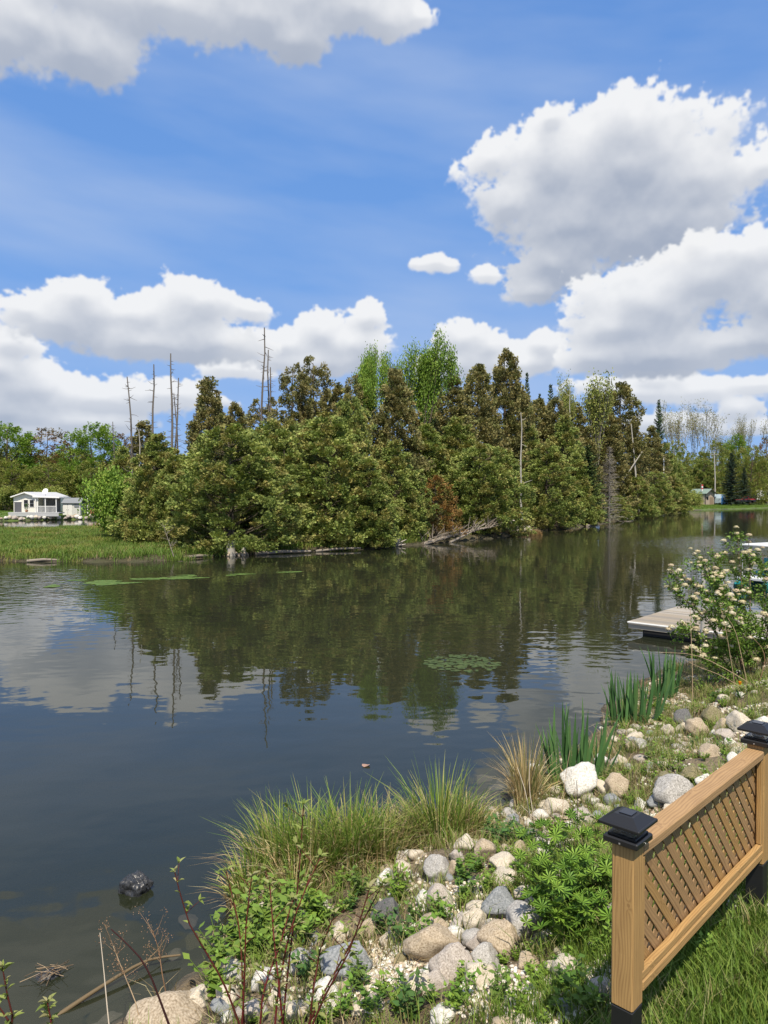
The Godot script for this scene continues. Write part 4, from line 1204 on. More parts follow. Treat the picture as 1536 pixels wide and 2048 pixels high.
# ------------------------------------------------------------------ stones
func icosphere(div: int) -> Array:
	var t := (1.0 + sqrt(5.0)) / 2.0
	var v := []
	for p in [[-1, t, 0], [1, t, 0], [-1, -t, 0], [1, -t, 0], [0, -1, t], [0, 1, t], [0, -1, -t], [0, 1, -t], [t, 0, -1], [t, 0, 1], [-t, 0, -1], [-t, 0, 1]]:
		v.append(Vector3(p[0], p[1], p[2]).normalized())
	var f := [0, 11, 5, 0, 5, 1, 0, 1, 7, 0, 7, 10, 0, 10, 11, 1, 5, 9, 5, 11, 4, 11, 10, 2, 10, 7, 6, 7, 1, 8, 3, 9, 4, 3, 4, 2, 3, 2, 6, 3, 6, 8, 3, 8, 9, 4, 9, 5, 2, 4, 11, 6, 2, 10, 8, 6, 7, 9, 8, 1]
	for k in div:
		var mids := {}
		var g := []
		for i in range(0, f.size(), 3):
			var m := []
			for e in [[0, 1], [1, 2], [2, 0]]:
				var a: int = f[i + e[0]]
				var b: int = f[i + e[1]]
				var key := Vector2i(mini(a, b), maxi(a, b))
				if not mids.has(key):
					mids[key] = v.size()
					v.append(((v[a] + v[b]) as Vector3).normalized())
				m.append(mids[key])
			g.append_array([f[i], m[0], m[2], f[i + 1], m[1], m[0], f[i + 2], m[2], m[1], m[0], m[1], m[2]])
		f = g
	return [v, f]

func stone_mesh(seed_: int, cuts: int, rough: float, div := 3, sharp := 14.0) -> ArrayMesh:
	rng.seed = seed_
	var ball := icosphere(div)
	var planes := []
	for k in cuts:
		planes.append([rv().normalized(), rng.randf_range(0.52, 0.92)])
	var n := noise(seed_, 1.0, 3)
	var st := SurfaceTool.new()
	st.begin(Mesh.PRIMITIVE_TRIANGLES)
	st.set_smooth_group(0)
	for p in ball[0]:
		var s := exp(-sharp * 1.0)
		for q in planes:
			var d: float = p.dot(q[0])
			if d > 0.05:
				s += exp(-sharp * q[1] / d)
		var r := -log(s) / sharp
		r *= 1.0 + n.get_noise_3dv(p * 1.6) * rough + n.get_noise_3dv(p * 6.0) * rough * 0.3
		st.add_vertex(p * r)
	for i in range(0, ball[1].size(), 3):
		st.add_index(ball[1][i])
		st.add_index(ball[1][i + 2])
		st.add_index(ball[1][i + 1])
	st.generate_normals()
	return st.commit()

func stone_mat(kind: String) -> StandardMaterial3D:
	var key := "stone_" + kind
	if mats.has(key):
		return mats[key]
	var tones := {"white": [[0.40, 0.38, 0.33], [0.66, 0.64, 0.59], [0.74, 0.73, 0.69]], "beige": [[0.36, 0.31, 0.235], [0.54, 0.485, 0.39], [0.64, 0.59, 0.50]], "tan": [[0.25, 0.195, 0.13], [0.42, 0.345, 0.25], [0.52, 0.45, 0.345]],
		"grey": [[0.21, 0.20, 0.185], [0.38, 0.365, 0.34], [0.52, 0.505, 0.48]], "bluegrey": [[0.15, 0.165, 0.175], [0.235, 0.25, 0.26], [0.33, 0.345, 0.355]], "pinkgrey": [[0.25, 0.215, 0.185], [0.42, 0.375, 0.33], [0.54, 0.50, 0.45]],
		"slate": [[0.07, 0.07, 0.072], [0.125, 0.125, 0.125], [0.19, 0.185, 0.18]], "moss": [[0.10, 0.10, 0.035], [0.22, 0.185, 0.10], [0.33, 0.285, 0.20]], "wet": [[0.018, 0.019, 0.022], [0.034, 0.036, 0.04], [0.06, 0.062, 0.068]]}
	var t: Array = tones[kind]
	var m := StandardMaterial3D.new()
	m.resource_name = key
	var k := 300 + tones.keys().find(kind)
	m.albedo_texture = noise_tex(k, 0.035, 5, [[0.0, lin(t[0][0] * 0.7, t[0][1] * 0.7, t[0][2] * 0.7)], [0.36, lin(t[0][0], t[0][1], t[0][2])], [0.47, lin(t[1][0], t[1][1], t[1][2])], [0.62, lin(t[1][0], t[1][1], t[1][2])], [0.72, lin(t[2][0], t[2][1], t[2][2])], [1.0, lin(t[2][0], t[2][1], t[2][2])]], 512)
	m.uv1_triplanar = true
	m.uv1_scale = Vector3(0.62, 0.62, 0.62)
	m.roughness = 0.85 if kind != "wet" else 0.35
	m.heightmap_enabled = true
	m.heightmap_texture = noise_tex(340, 0.11, 4, [], 256)
	m.heightmap_scale = 0.14
	mats[key] = m
	return m

func make_stones() -> void:
	var shapes := []
	for k in 12:
		shapes.append(stone_mesh(400 + k, 13 + k % 6, 0.11, 3, [26.0, 45.0, 70.0][k % 3]))
	rng.seed = 410
	for k in ROCKS.size():
		var r: Array = ROCKS[k]
		var o := solo("bank_stone", shapes[(k * 5 + 3) % 12], stone_mat(r[4]), Vector3.ZERO, 0.0, r[5], "stone", "stones of the near bank")
		var y := rng.randf() * TAU
		var wide: float = r[2] * 0.68
		var tall := minf(r[3] * 0.72, wide * 1.05)
		var deep := wide * rng.randf_range(0.75, 1.0)
		o.transform = Transform3D(Basis(Vector3.UP, rng.randf_range(-0.5, 0.5)) * Basis.from_scale(Vector3(wide, tall, deep)) * Basis(Vector3.UP, y), on_ground(r[0], r[1], tall * 0.42))
	# smaller cobbles between them
	var pebble := []
	for k in 4:
		pebble.append(stone_mesh(430 + k, 9, 0.12, 2, 24.0))
	rng.seed = 431
	var placed := 0
	while placed < 296:
		var x := rng.randf_range(-1.6, 5.2)
		var z := rng.randf_range(-10.6, -3.5)
		var s := inland(x, z)
		if s < -0.05 or s > 2.9 or not is_near(x, z) or relief.get_noise_2d(x * 1.4 + 9.0, z * 1.4) < -0.05:
			continue
		placed += 1
		var size := rng.randf_range(0.03, 0.095)
		var o := solo("cobble", pebble[placed % 4], stone_mat(pick(["white", "beige", "beige", "tan", "grey", "pinkgrey", "bluegrey"])), Vector3.ZERO, 0.0, "small cobble lying loose between the larger bank stones", "stone", "loose cobbles of the near bank")
		o.transform = Transform3D(Basis(Vector3.UP, rng.randf() * TAU).scaled(Vector3(size, size * 0.7, size)), on_ground(x, z, size * 0.3))
	var places := []
	var cols := []
	rng.seed = 432
	var gravel := noise(433, 1.0, 2)
	while places.size() < 14000:
		var x := rng.randf_range(-1.8, 6.5)
		var z := rng.randf_range(-12.5, -3.0)
		var s := inland(x, z)
		if s < 0.12 or s > 3.6 or not is_near(x, z) or gravel.get_noise_2d(x * 0.9, z * 0.9) < 0.0 + (0.2 if s > 2.8 else 0.0):
			continue
		var size := rng.randf_range(0.006, 0.02) * (1.0 + 0.08 * absf(z + 4.0))
		places.append(Transform3D(Basis.from_euler(rv() * 3.0).scaled(Vector3(size, size * 0.75, size)), on_ground(x, z, size * 0.2)))
		cols.append(jitter(pick([Color(0.58, 0.53, 0.43), Color(0.46, 0.40, 0.30), Color(0.68, 0.64, 0.57), Color(0.34, 0.28, 0.21), Color(0.40, 0.38, 0.35)]), 0.2))
	for k in 4200:
		var c: Vector2 = pick([Vector2(-0.02, -4.62), Vector2(0.10, -4.45), Vector2(0.72, -3.85), Vector2(0.85, -3.7), Vector2(0.48, -5.0)])
		var a := rng.randf() * TAU
		var r := sqrt(rng.randf()) * 0.30
		var x := c.x + cos(a) * r * 1.2
		var z := c.y + sin(a) * r
		var size := rng.randf_range(0.006, 0.017)
		places.append(Transform3D(Basis.from_euler(rv() * 3.0).scaled(Vector3(size, size * 0.75, size)), on_ground(x, z, size * 0.25)))
		cols.append(jitter(pick([Color(0.64, 0.59, 0.49), Color(0.52, 0.45, 0.34), Color(0.74, 0.71, 0.64), Color(0.42, 0.35, 0.26)]), 0.2))
	var gm := leafy("gravel", 0.0, 0.9)
	var o := many("gravel", stone_mesh(434, 5, 0.1, 1, 10.0), gm, places, cols, self)
	tag(o, "pale gravel strewn over the near bank", "gravel")
	# stones seen through the shallow water
	rng.seed = 435
	for k in 26:
		var p: Vector2 = pick([Vector2(1.35, -8.6), Vector2(1.0, -8.2), Vector2(1.7, -9.3), Vector2(-1.6, -5.0), Vector2(-1.4, -5.6)]) + Vector2(rng.randf_range(-0.5, 0.5), rng.randf_range(-0.5, 0.5))
		if inland(p.x, p.y) > -0.1:
			continue
		var size := rng.randf_range(0.07, 0.17)
		var s := solo("sunken_stone", shapes[k % 12], stone_mat(pick(["tan", "beige", "moss"])), Vector3.ZERO, 0.0, "brownish stone seen dimly under the shallow water", "stone", "stones under the shallow water")
		s.transform = Transform3D(Basis(Vector3.UP, rng.randf() * TAU).scaled(Vector3(size, size * 0.4, size)), Vector3(p.x, minf(hgt(p.x, p.y) + size * 0.1, -size * 0.45), p.y))
	# wet black rock standing in the shallows
	var b := solo("black_rock", stone_mesh(441, 9, 0.30, 4, 18.0), stone_mat("wet"), Vector3.ZERO, 0.0, "wet black rock standing alone in the dark water", "rock")
	b.transform = Transform3D(Basis(Vector3.UP, 0.4).scaled(Vector3(0.155, 0.17, 0.12)), Vector3(-2.06, 0.015, -6.05))

# ------------------------------------------------------------------ leaves and stems
func leaf_mesh(len: float, w: float, fold: float, col: Color, droop := 0.25) -> ArrayMesh:
	var m := MB.new()
	var prof := [0.0, 0.72, 1.0, 0.62, 0.0]
	for s in [-1.0, 1.0]:
		for k in 4:
			var a := k / 4.0
			var b := (k + 1) / 4.0
			var pa := Vector3(0, -droop * len * a * a, -len * a)
			var pb := Vector3(0, -droop * len * b * b, -len * b)
			var ea: Vector3 = pa + Vector3(s * w * prof[k], absf(w * prof[k]) * fold, 0)
			var eb: Vector3 = pb + Vector3(s * w * prof[k + 1], absf(w * prof[k + 1]) * fold, 0)
			m.quad(pa, ea, eb, pb, col)
	return m.mesh()

func strip(m: MB, p: Array, w: Array, side: Vector3, col: Color) -> void:
	for k in p.size() - 1:
		m.quad(p[k] - side * w[k], p[k] + side * w[k], p[k + 1] + side * w[k + 1], p[k + 1] - side * w[k + 1], col)

func sedge_mesh(n: int, h: float, r: float, pal: Array, w: float, lean: float) -> ArrayMesh:
	var m := MB.new()
	for k in n:
		var az := rng.randf() * TAU
		var o := Vector3(cos(az), 0, sin(az))
		var q := o * r * 0.55 * sqrt(rng.randf())
		var hh := h * rng.randf_range(0.5, 1.12)
		var out := hh * lean * rng.randf_range(0.1, 1.0)
		var tip := rng.randf_range(0.0, 0.35) * out
		var side := o.cross(Vector3.UP).rotated(Vector3.UP, rng.randf_range(-1, 1))
		var p := []
		for j in 5:
			var t := j / 4.0
			p.append(q + o * out * t * t + Vector3(0, -0.03 + hh * (t - 0.22 * t * t * out / hh) - tip * t * t * t, 0))
		strip(m, p, [w, w, w * 0.85, w * 0.55, 0.0003], side, jitter(pick(pal), 0.2))
	return m.mesh()

const SEDGE_GREEN := [Color(0.150, 0.240, 0.040), Color(0.105, 0.185, 0.030), Color(0.220, 0.290, 0.058), Color(0.300, 0.310, 0.100)]
const SEDGE_MIX := [Color(0.200, 0.265, 0.055), Color(0.42, 0.34, 0.17), Color(0.34, 0.31, 0.12), Color(0.150, 0.220, 0.042)]
const SEDGE_STRAW := [Color(0.52, 0.42, 0.23), Color(0.44, 0.34, 0.17), Color(0.58, 0.50, 0.30), Color(0.30, 0.21, 0.11)]
const SEDGE_DRY := [Color(0.43, 0.33, 0.16), Color(0.34, 0.27, 0.125), Color(0.48, 0.40, 0.22), Color(0.17, 0.19, 0.06)]
const IRIS := [Color(0.060, 0.140, 0.045), Color(0.075, 0.165, 0.052), Color(0.095, 0.185, 0.060), Color(0.050, 0.115, 0.040)]

var weeds_at := {}

func beside_stone(p: Array) -> String:
	var best := -1
	var near := 1e9
	for k in ROCKS.size():
		var d: float = Vector2(p[0] - ROCKS[k][0], p[1] - ROCKS[k][1]).length()
		if d < near and not weeds_at.has(k):
			near = d
			best = k
	weeds_at[best] = true
	return "leafy weed by the " + ROCKS[best][5]

func make_shore_plants() -> void:
	var gm := leafy("sedge_blades", 0.4, 0.5)
	rng.seed = 500
	var says := ["green sedge clump furthest left beside the red stems", "tall green sedge clump behind the red stems", "broad green sedge clump left of the yellowing one", "yellowing sedge clump in the middle of the row", "tallest green sedge clump at the water, right end of the row", "low yellowing sedge between the two tallest clumps", "straw coloured sedge clump at the inlet, beside the iris", "low sedge leaning right of the tallest clump", "small green sedge at the water below the leftmost clump", "low yellowing sedge among the red stems"]
	for k in SEDGES.size():
		var s: Array = SEDGES[k]
		var o := thing("sedge_clump", on_ground(s[0], s[1], 0.0), 0.0, says[k], "sedge", "sedge clumps at the near waterline")
		var pal: Array = {"g": SEDGE_GREEN, "m": SEDGE_MIX, "d": SEDGE_DRY}[s[4]]
		var n := int(430 * s[3])
		part("blades", sedge_mesh(n, s[2] * 0.92, s[3] * 0.52, pal, 0.0052, 0.72 if s[4] != "d" else 0.45), gm, o).set_meta("kind", "stuff")
		part("dead_blades", sedge_mesh(int(n * 0.85), s[2] * 0.62, s[3] * 0.66, SEDGE_STRAW, 0.0048, 1.1), gm, o).set_meta("kind", "stuff")
	# irises: sword leaves one by one
	var swords := []
	for k in 8:
		var m := MB.new()
		var bend := rng.randf_range(0.0, 0.22)
		var col := jitter(IRIS[k % 4], 0.12)
		var p := []
		var p2 := []
		for j in 7:
			var t := j / 6.0
			p.append(Vector3(0, t, -bend * t * t))
		strip(m, p, [0.019, 0.021, 0.022, 0.020, 0.017, 0.011, 0.001], Vector3.RIGHT, col)
		for j in 7:
			var t := j / 6.0
			p2.append(Vector3(0, t, -bend * t * t - 0.006 * (1.0 - t)))
		strip(m, p2, [0.012, 0.014, 0.014, 0.013, 0.011, 0.007, 0.0006], Vector3.RIGHT, jitter(col, 0.1))
		swords.append(m.mesh())
	says = ["large iris clump of upright sword leaves at the water", "narrower iris clump behind and right of the large one", "lower iris clump behind the big white boulder"]
	for k in IRISES.size():
		var s: Array = IRISES[k]
		var o := thing("iris_clump", on_ground(s[0], s[1]), 0.0, says[k], "iris", "irises on the near shore")
		for j in s[4]:
			var az := rng.randf() * TAU
			var r: float = s[3] * sqrt(rng.randf())
			var h: float = s[2] * rng.randf_range(0.62, 1.12)
			var b := Basis(Vector3.UP, rng.randf_range(-0.9, 0.9)) * Basis(Vector3.BACK, -cos(az) * r / s[3] * rng.randf_range(0.05, 0.30) - 0.04) * Basis(Vector3.RIGHT, -rng.randf_range(-0.12, 0.18))
			part("leaf", swords[rng.randi() % 8], gm, o, Vector3(cos(az) * r, -0.03, sin(az) * r * 0.7), b.scaled(Vector3(h * 1.15, h, h)))
		var dead := sedge_mesh(90, 0.34, s[3] * 1.2, STRAW, 0.006, 2.3)
		part("dead_leaves", dead, gm, o).set_meta("kind", "stuff")
	# lupines: palmate leaves on thin stalks
	var palms := []
	for k in 4:
		var m := MB.new()
		var n := 9 + k % 3
		for j in n:
			var a := TAU * j / n + rng.randf_range(-0.1, 0.1)
			var d := Vector3(cos(a), rng.randf_range(0.12, 0.34), sin(a)).normalized()
			var sd := d.cross(Vector3.UP).normalized()
			var l := 0.056 * rng.randf_range(0.85, 1.15)
			var col := jitter([Color(0.165, 0.300, 0.040), Color(0.215, 0.350, 0.052), Color(0.130, 0.245, 0.036), Color(0.190, 0.320, 0.045)][k], 0.12)
			var mid := d * l * 0.55 + Vector3(0, -0.003, 0)
			m.quad(Vector3.ZERO, mid, d * l, mid + sd * 0.0095 + Vector3(0, 0.004, 0), col)
			m.quad(Vector3.ZERO, mid - sd * 0.0095 + Vector3(0, 0.004, 0), d * l, mid, col)
		palms.append(m.mesh())
	for k in LUPINES.size():
		var o := thing("lupine_plant", on_ground(LUPINES[k][0], LUPINES[k][1]), rng.randf() * TAU, "leafy lupine with star shaped leaves in the bed left of the near post", "lupine", "lupines left of the near fence post")
		var stems := MB.new()
		for j in 13:
			var az := TAU * j / 13.0 * 2.4 + rng.randf_range(-0.3, 0.3)
			var r := 0.04 + 0.17 * sqrt(rng.randf())
			var top := Vector3(cos(az) * r, rng.randf_range(0.12, 0.30) * (1.0 - r * 1.3), sin(az) * r)
			stems.tube(pv([Vector3(0, -0.02, 0), top * 0.55 + Vector3(0, 0.02, 0), top]), pf([0.003, 0.0025, 0.0018]), 3, Color(0.11, 0.16, 0.035))
			var s := rng.randf_range(0.75, 1.3)
			part("leaf", palms[rng.randi() % 4], leafy("lupine_leaves", 0.45, 0.5), o, top, Basis.from_euler(Vector3(sin(az) * 0.5 + rng.randf_range(-0.2, 0.2), rng.randf() * 6.0, -cos(az) * 0.5)).scaled(Vector3(s, s, s)))
		part("stems", stems.mesh(), leafy("lupine_leaves", 0.45, 0.5), o).set_meta("kind", "stuff")
	# weeds: rosettes and low bushy herbs
	var herbs := []
	for k in 6:
		var m := MB.new()
		var tone: Color = [Color(0.147, 0.259, 0.042), Color(0.105, 0.196, 0.036), Color(0.182, 0.287, 0.053), Color(0.077, 0.154, 0.042), Color(0.133, 0.210, 0.049), Color(0.168, 0.266, 0.042)][k]
		for j in 9 + k:
			var az := rng.randf() * TAU
			var d := Vector3(cos(az) * rng.randf_range(0.15, 0.8), 1.0, sin(az) * rng.randf_range(0.15, 0.8)).normalized()
			var L := rng.randf_range(0.07, 0.20)
			m.tube(pv([Vector3.ZERO, d * L * 0.5, d * L]), pf([0.0022, 0.0018, 0.001]), 3, tone)
			for q in 9:
				var at := d * L * (0.15 + 0.95 * q / 9.0)
				var la := rng.randf() * TAU
				var ld := Vector3(cos(la), rng.randf_range(-0.1, 0.7), sin(la)).normalized()
				var sd := ld.cross(Vector3.UP).normalized()
				var l := rng.randf_range(0.022, 0.052)
				m.rhomb(at, ld, (sd + Vector3(0, 0.3, 0)).normalized(), l, l * 0.27, jitter(tone, 0.22))
		herbs.append(m.mesh())
	for k in WEEDS.size():
		var s := rng.randf_range(0.75, 1.35)
		var o := solo("weed_plant", herbs[k % 6], leafy("weed_leaves", 0.45, 0.5), on_ground(WEEDS[k][0], WEEDS[k][1]), rng.randf() * TAU, beside_stone(WEEDS[k]), "weed", "weeds among the bank stones")
		o.scale = Vector3(s, s, s)
	for p in LEAFY_SHORE:
		var o := solo("weed_plant", herbs[2], leafy("weed_leaves", 0.45, 0.5), on_ground(p[0], p[1]), rng.randf() * TAU, "taller pale green herb at the foot of the red stems", "weed", "herbs below the red stems")
		o.scale = Vector3(2.0, 2.0, 2.0)
	var cover := []
	rng.seed = 512
	var where := noise(513, 1.0, 2)
	while cover.size() < 620:
		var x := rng.randf_range(-1.2, 5.5)
		var z := rng.randf_range(-11.0, -3.0)
		var s := inland(x, z)
		if s < 0.25 or s > 3.2 or not is_near(x, z) or where.get_noise_2d(x * 0.7, z * 0.7) < 0.05:
			continue
		var k := rng.randf_range(0.35, 0.8)
		cover.append(Transform3D(Basis(Vector3.UP, rng.randf() * TAU).scaled(Vector3(k, k * 0.8, k)), on_ground(x, z)))
	tag(many("ground_cover", herbs[5], leafy("weed_leaves", 0.45, 0.5), cover, [], self), "low green ground cover creeping between the bank stones", "ground cover")
	# the dark green feathery plant above the lupines
	for q in [[1.05, -6.35], [1.22, -6.2], [0.93, -6.15]]:
		var o := solo("feathery_plant", herbs[3], leafy("weed_leaves", 0.45, 0.5), on_ground(q[0], q[1]), rng.randf() * TAU, "dark green feathery leaved plant above the lupines", "plant", "dark green plants above the lupines")
		o.scale = Vector3(1.7, 1.5, 1.7)

func bezier(p: Array, n: int) -> PackedVector3Array:
	var c := Curve3D.new()
	for k in p.size():
		var a := Vector3(p[k][0], p[k][1], p[k][2])
		var pr := Vector3(p[maxi(k - 1, 0)][0], p[maxi(k - 1, 0)][1], p[maxi(k - 1, 0)][2])
		var nx := Vector3(p[mini(k + 1, p.size() - 1)][0], p[mini(k + 1, p.size() - 1)][1], p[mini(k + 1, p.size() - 1)][2])
		var t := (nx - pr) * 0.16
		c.add_point(a, -t, t)
	var out := PackedVector3Array()
	for k in n:
		out.append(c.sample_baked(c.get_baked_length() * k / (n - 1.0)))
	return out

func stem_part(called: String, pts: PackedVector3Array, r0: float, r1: float, col: Color, o: Node3D) -> MeshInstance3D:
	var m := MB.new()
	var local := PackedVector3Array()
	var r := PackedFloat32Array()
	for k in pts.size():
		local.append(pts[k] - o.position)
		r.append(lerpf(r0, r1, k / (pts.size() - 1.0)))
	m.tube(local, r, 6, col, true)
	return part(called, m.mesh(), leafy("stem_bark", 0.0, 0.6), o)

func make_dogwood() -> void:
	rng.seed = 520
	var lm := leafy("dogwood_leaves", 0.5, 0.5)
	var leaves := []
	for k in 5:
		leaves.append(leaf_mesh(0.058, 0.0108, rng.randf_range(0.5, 1.0), [Color(0.230, 0.285, 0.075), Color(0.190, 0.255, 0.060), Color(0.270, 0.300, 0.105), Color(0.165, 0.225, 0.055), Color(0.310, 0.300, 0.150)][k], rng.randf_range(-0.1, 0.4)))
	var a := thing("dogwood_shrub", on_ground(-0.55, -3.75), 0.0, "red stemmed dogwood shrub with sprouting leaves in front of the sedges", "shrub")
	var b := thing("dogwood_shrub", on_ground(-1.65, -3.3), 0.0, "red stemmed sprouting twigs at the bottom left corner", "shrub")
	for k in DOGWOOD.size():
		var o := a if k < 11 else b
		var pts := bezier(DOGWOOD[k], 12)
		pts[0].y = minf(pts[0].y, hgt(pts[0].x, pts[0].z) - 0.02)
		var dead := k == 3
		var col: Color = Color(0.045, 0.018, 0.018) if dead else pick([Color(0.115, 0.022, 0.020), Color(0.085, 0.020, 0.018), Color(0.150, 0.045, 0.030)])
		stem_part("stem", pts, 0.0062, 0.0026, col, o)
		if dead:
			continue
		var n := 15
		for j in n:
			var t := 0.25 + 0.75 * j / (n - 1.0)
			var f := t * 11.0
			var i := mini(int(f), 10)
			var at := pts[i].lerp(pts[i + 1], f - i)
			var up := (pts[i + 1] - pts[i]).normalized()
			var az := j * 1.57 + k
			for s in ([0.0, PI] if j < n - 1 else [0.0, 1.6, 3.1, 4.7]):
				if j < n - 1 and rng.randf() < (0.05 if k in [0, 1, 8, 9, 10, 7] else 0.42):
					continue
				var out := Vector3(cos(az + s), 0, sin(az + s))
				var z := -(out * rng.randf_range(0.45, 1.0) + up * rng.randf_range(0.35, 1.0)).normalized()
				var x := Vector3.UP.cross(z).normalized()
				var sc := rng.randf_range(0.55, 1.15)
				part("leaf", leaves[rng.randi() % 5], lm, o, at - o.position, Basis(x, z.cross(x), z).scaled(Vector3(sc, sc, sc)))
			# short side shoot
			if j % 3 == 1 and k < 11:
				var d := (Vector3(cos(az + 1.0), 0.9, sin(az + 1.0))).normalized()
				var e := at + d * rng.randf_range(0.05, 0.13)
				stem_part("twig", PackedVector3Array([at, at.lerp(e, 0.5) + Vector3(0, 0.004, 0), e]), 0.0022, 0.0014, col, o)
				for s in 3:
					var z := -(d + rv() * 0.7).normalized()
					var x := Vector3.UP.cross(z).normalized()
					var sc := rng.randf_range(0.5, 0.9)
					part("leaf", leaves[rng.randi() % 5], lm, o, e - o.position, Basis(x, z.cross(x), z).scaled(Vector3(sc, sc, sc)))

func make_flower_shrub() -> void:
	rng.seed = 540
	var o := thing("flowering_shrub", on_ground(5.75, -11.74), 0.0, "shrub with cream flower clusters beside the grey dock", "shrub")
	var balls := []
	for k in 4:
		var m := MB.new()
		for j in 70:
			var d := rv().normalized()
			d.y = absf(d.y) * 0.8 - 0.2
			var q := d * rng.randf_range(0.022, 0.040)
			var s := d.cross(rv()).normalized()
			m.rhomb(q - s * 0.01, s, d.cross(s).normalized(), 0.022, 0.009, jitter([Color(0.62, 0.56, 0.38), Color(0.66, 0.61, 0.45), Color(0.58, 0.48, 0.33), Color(0.60, 0.53, 0.34)][k], 0.12))
		balls.append(m.mesh())
	var leaf := MB.new()
	for k in FLOWER_LIMBS.size():
		var pts := bezier(FLOWER_LIMBS[k], 14)
		pts[0].y = minf(pts[0].y, hgt(pts[0].x, pts[0].z) - 0.03)
		stem_part("limb", pts, 0.014, 0.004, Color(0.17, 0.125, 0.085), o)
		for j in 24:
			var t := rng.randf_range(0.30, 1.0)
			var f := t * 13.0
			var i := mini(int(f), 12)
			var at := pts[i].lerp(pts[i + 1], f - i)
			var d := (rv() + Vector3(-0.15, 0.25, 0)).normalized()
			var e := at + d * rng.randf_range(0.08, 0.30)
			stem_part("twig", PackedVector3Array([at, at.lerp(e, 0.5) + Vector3(0, 0.01, 0), e]), 0.0035, 0.002, Color(0.16, 0.13, 0.08), o)
			for q in 40:
				var at2 := at.lerp(e, rng.randf_range(0.1, 1.05)) + rv() * 0.06 - o.position
				var ld := (d * 0.5 + rv() * 0.8 + Vector3(0, 0.1, 0)).normalized()
				var sd := ld.cross(rv()).normalized()
				var l := rng.randf_range(0.035, 0.07)
				leaf.rhomb(at2, ld, sd, l, l * 0.24, jitter(pick([Color(0.125, 0.215, 0.036), Color(0.175, 0.270, 0.048), Color(0.085, 0.155, 0.030)]), 0.2))
			if rng.randf() < (0.72 if k in [0, 1, 2, 3, 4, 5, 10, 13] else 0.35) and t > 0.5:
				for q in (2 if rng.randf() < 0.4 else 1):
					var s := rng.randf_range(1.0, 1.8)
					part("flower_cluster", balls[rng.randi() % 4], leafy("petals", 0.4, 0.7), o, e + Vector3(rng.randf_range(-0.05, 0.05), 0.035 * s + 0.03 * q, 0.02) - o.position, Basis(Vector3.UP, rng.randf() * 6.0).scaled(Vector3(s, s * 0.85, s)))
		for q in 3:
			var f := 13.0 - q * 1.1
			var at := pts[clampi(int(f), 0, 13)]
			var s := rng.randf_range(0.9, 1.5)
			part("flower_cluster", balls[rng.randi() % 4], leafy("petals", 0.4, 0.7), o, at + rv() * 0.05 + Vector3(0, 0.05, 0) - o.position, Basis(Vector3.UP, rng.randf() * 6.0).scaled(Vector3(s, s * 0.85, s)))
	part("foliage", leaf.mesh(), leafy("shrub_leaves", 0.4, 0.5), o).set_meta("kind", "stuff")

func dead_stalk(called: String, pts: Array, r: float, col: Color, label: String) -> Node3D:
	var base := Vector3(pts[0][0], pts[0][1], pts[0][2])
	var o := thing(called, Vector3(base.x, hgt(base.x, base.z), base.z), 0.0, label, "dead stalk")
	var p := bezier(pts, 9)
	p[0].y = minf(p[0].y, o.position.y - 0.02)
	stem_part("stem", p, r, r * 0.45, col, o)
	return o

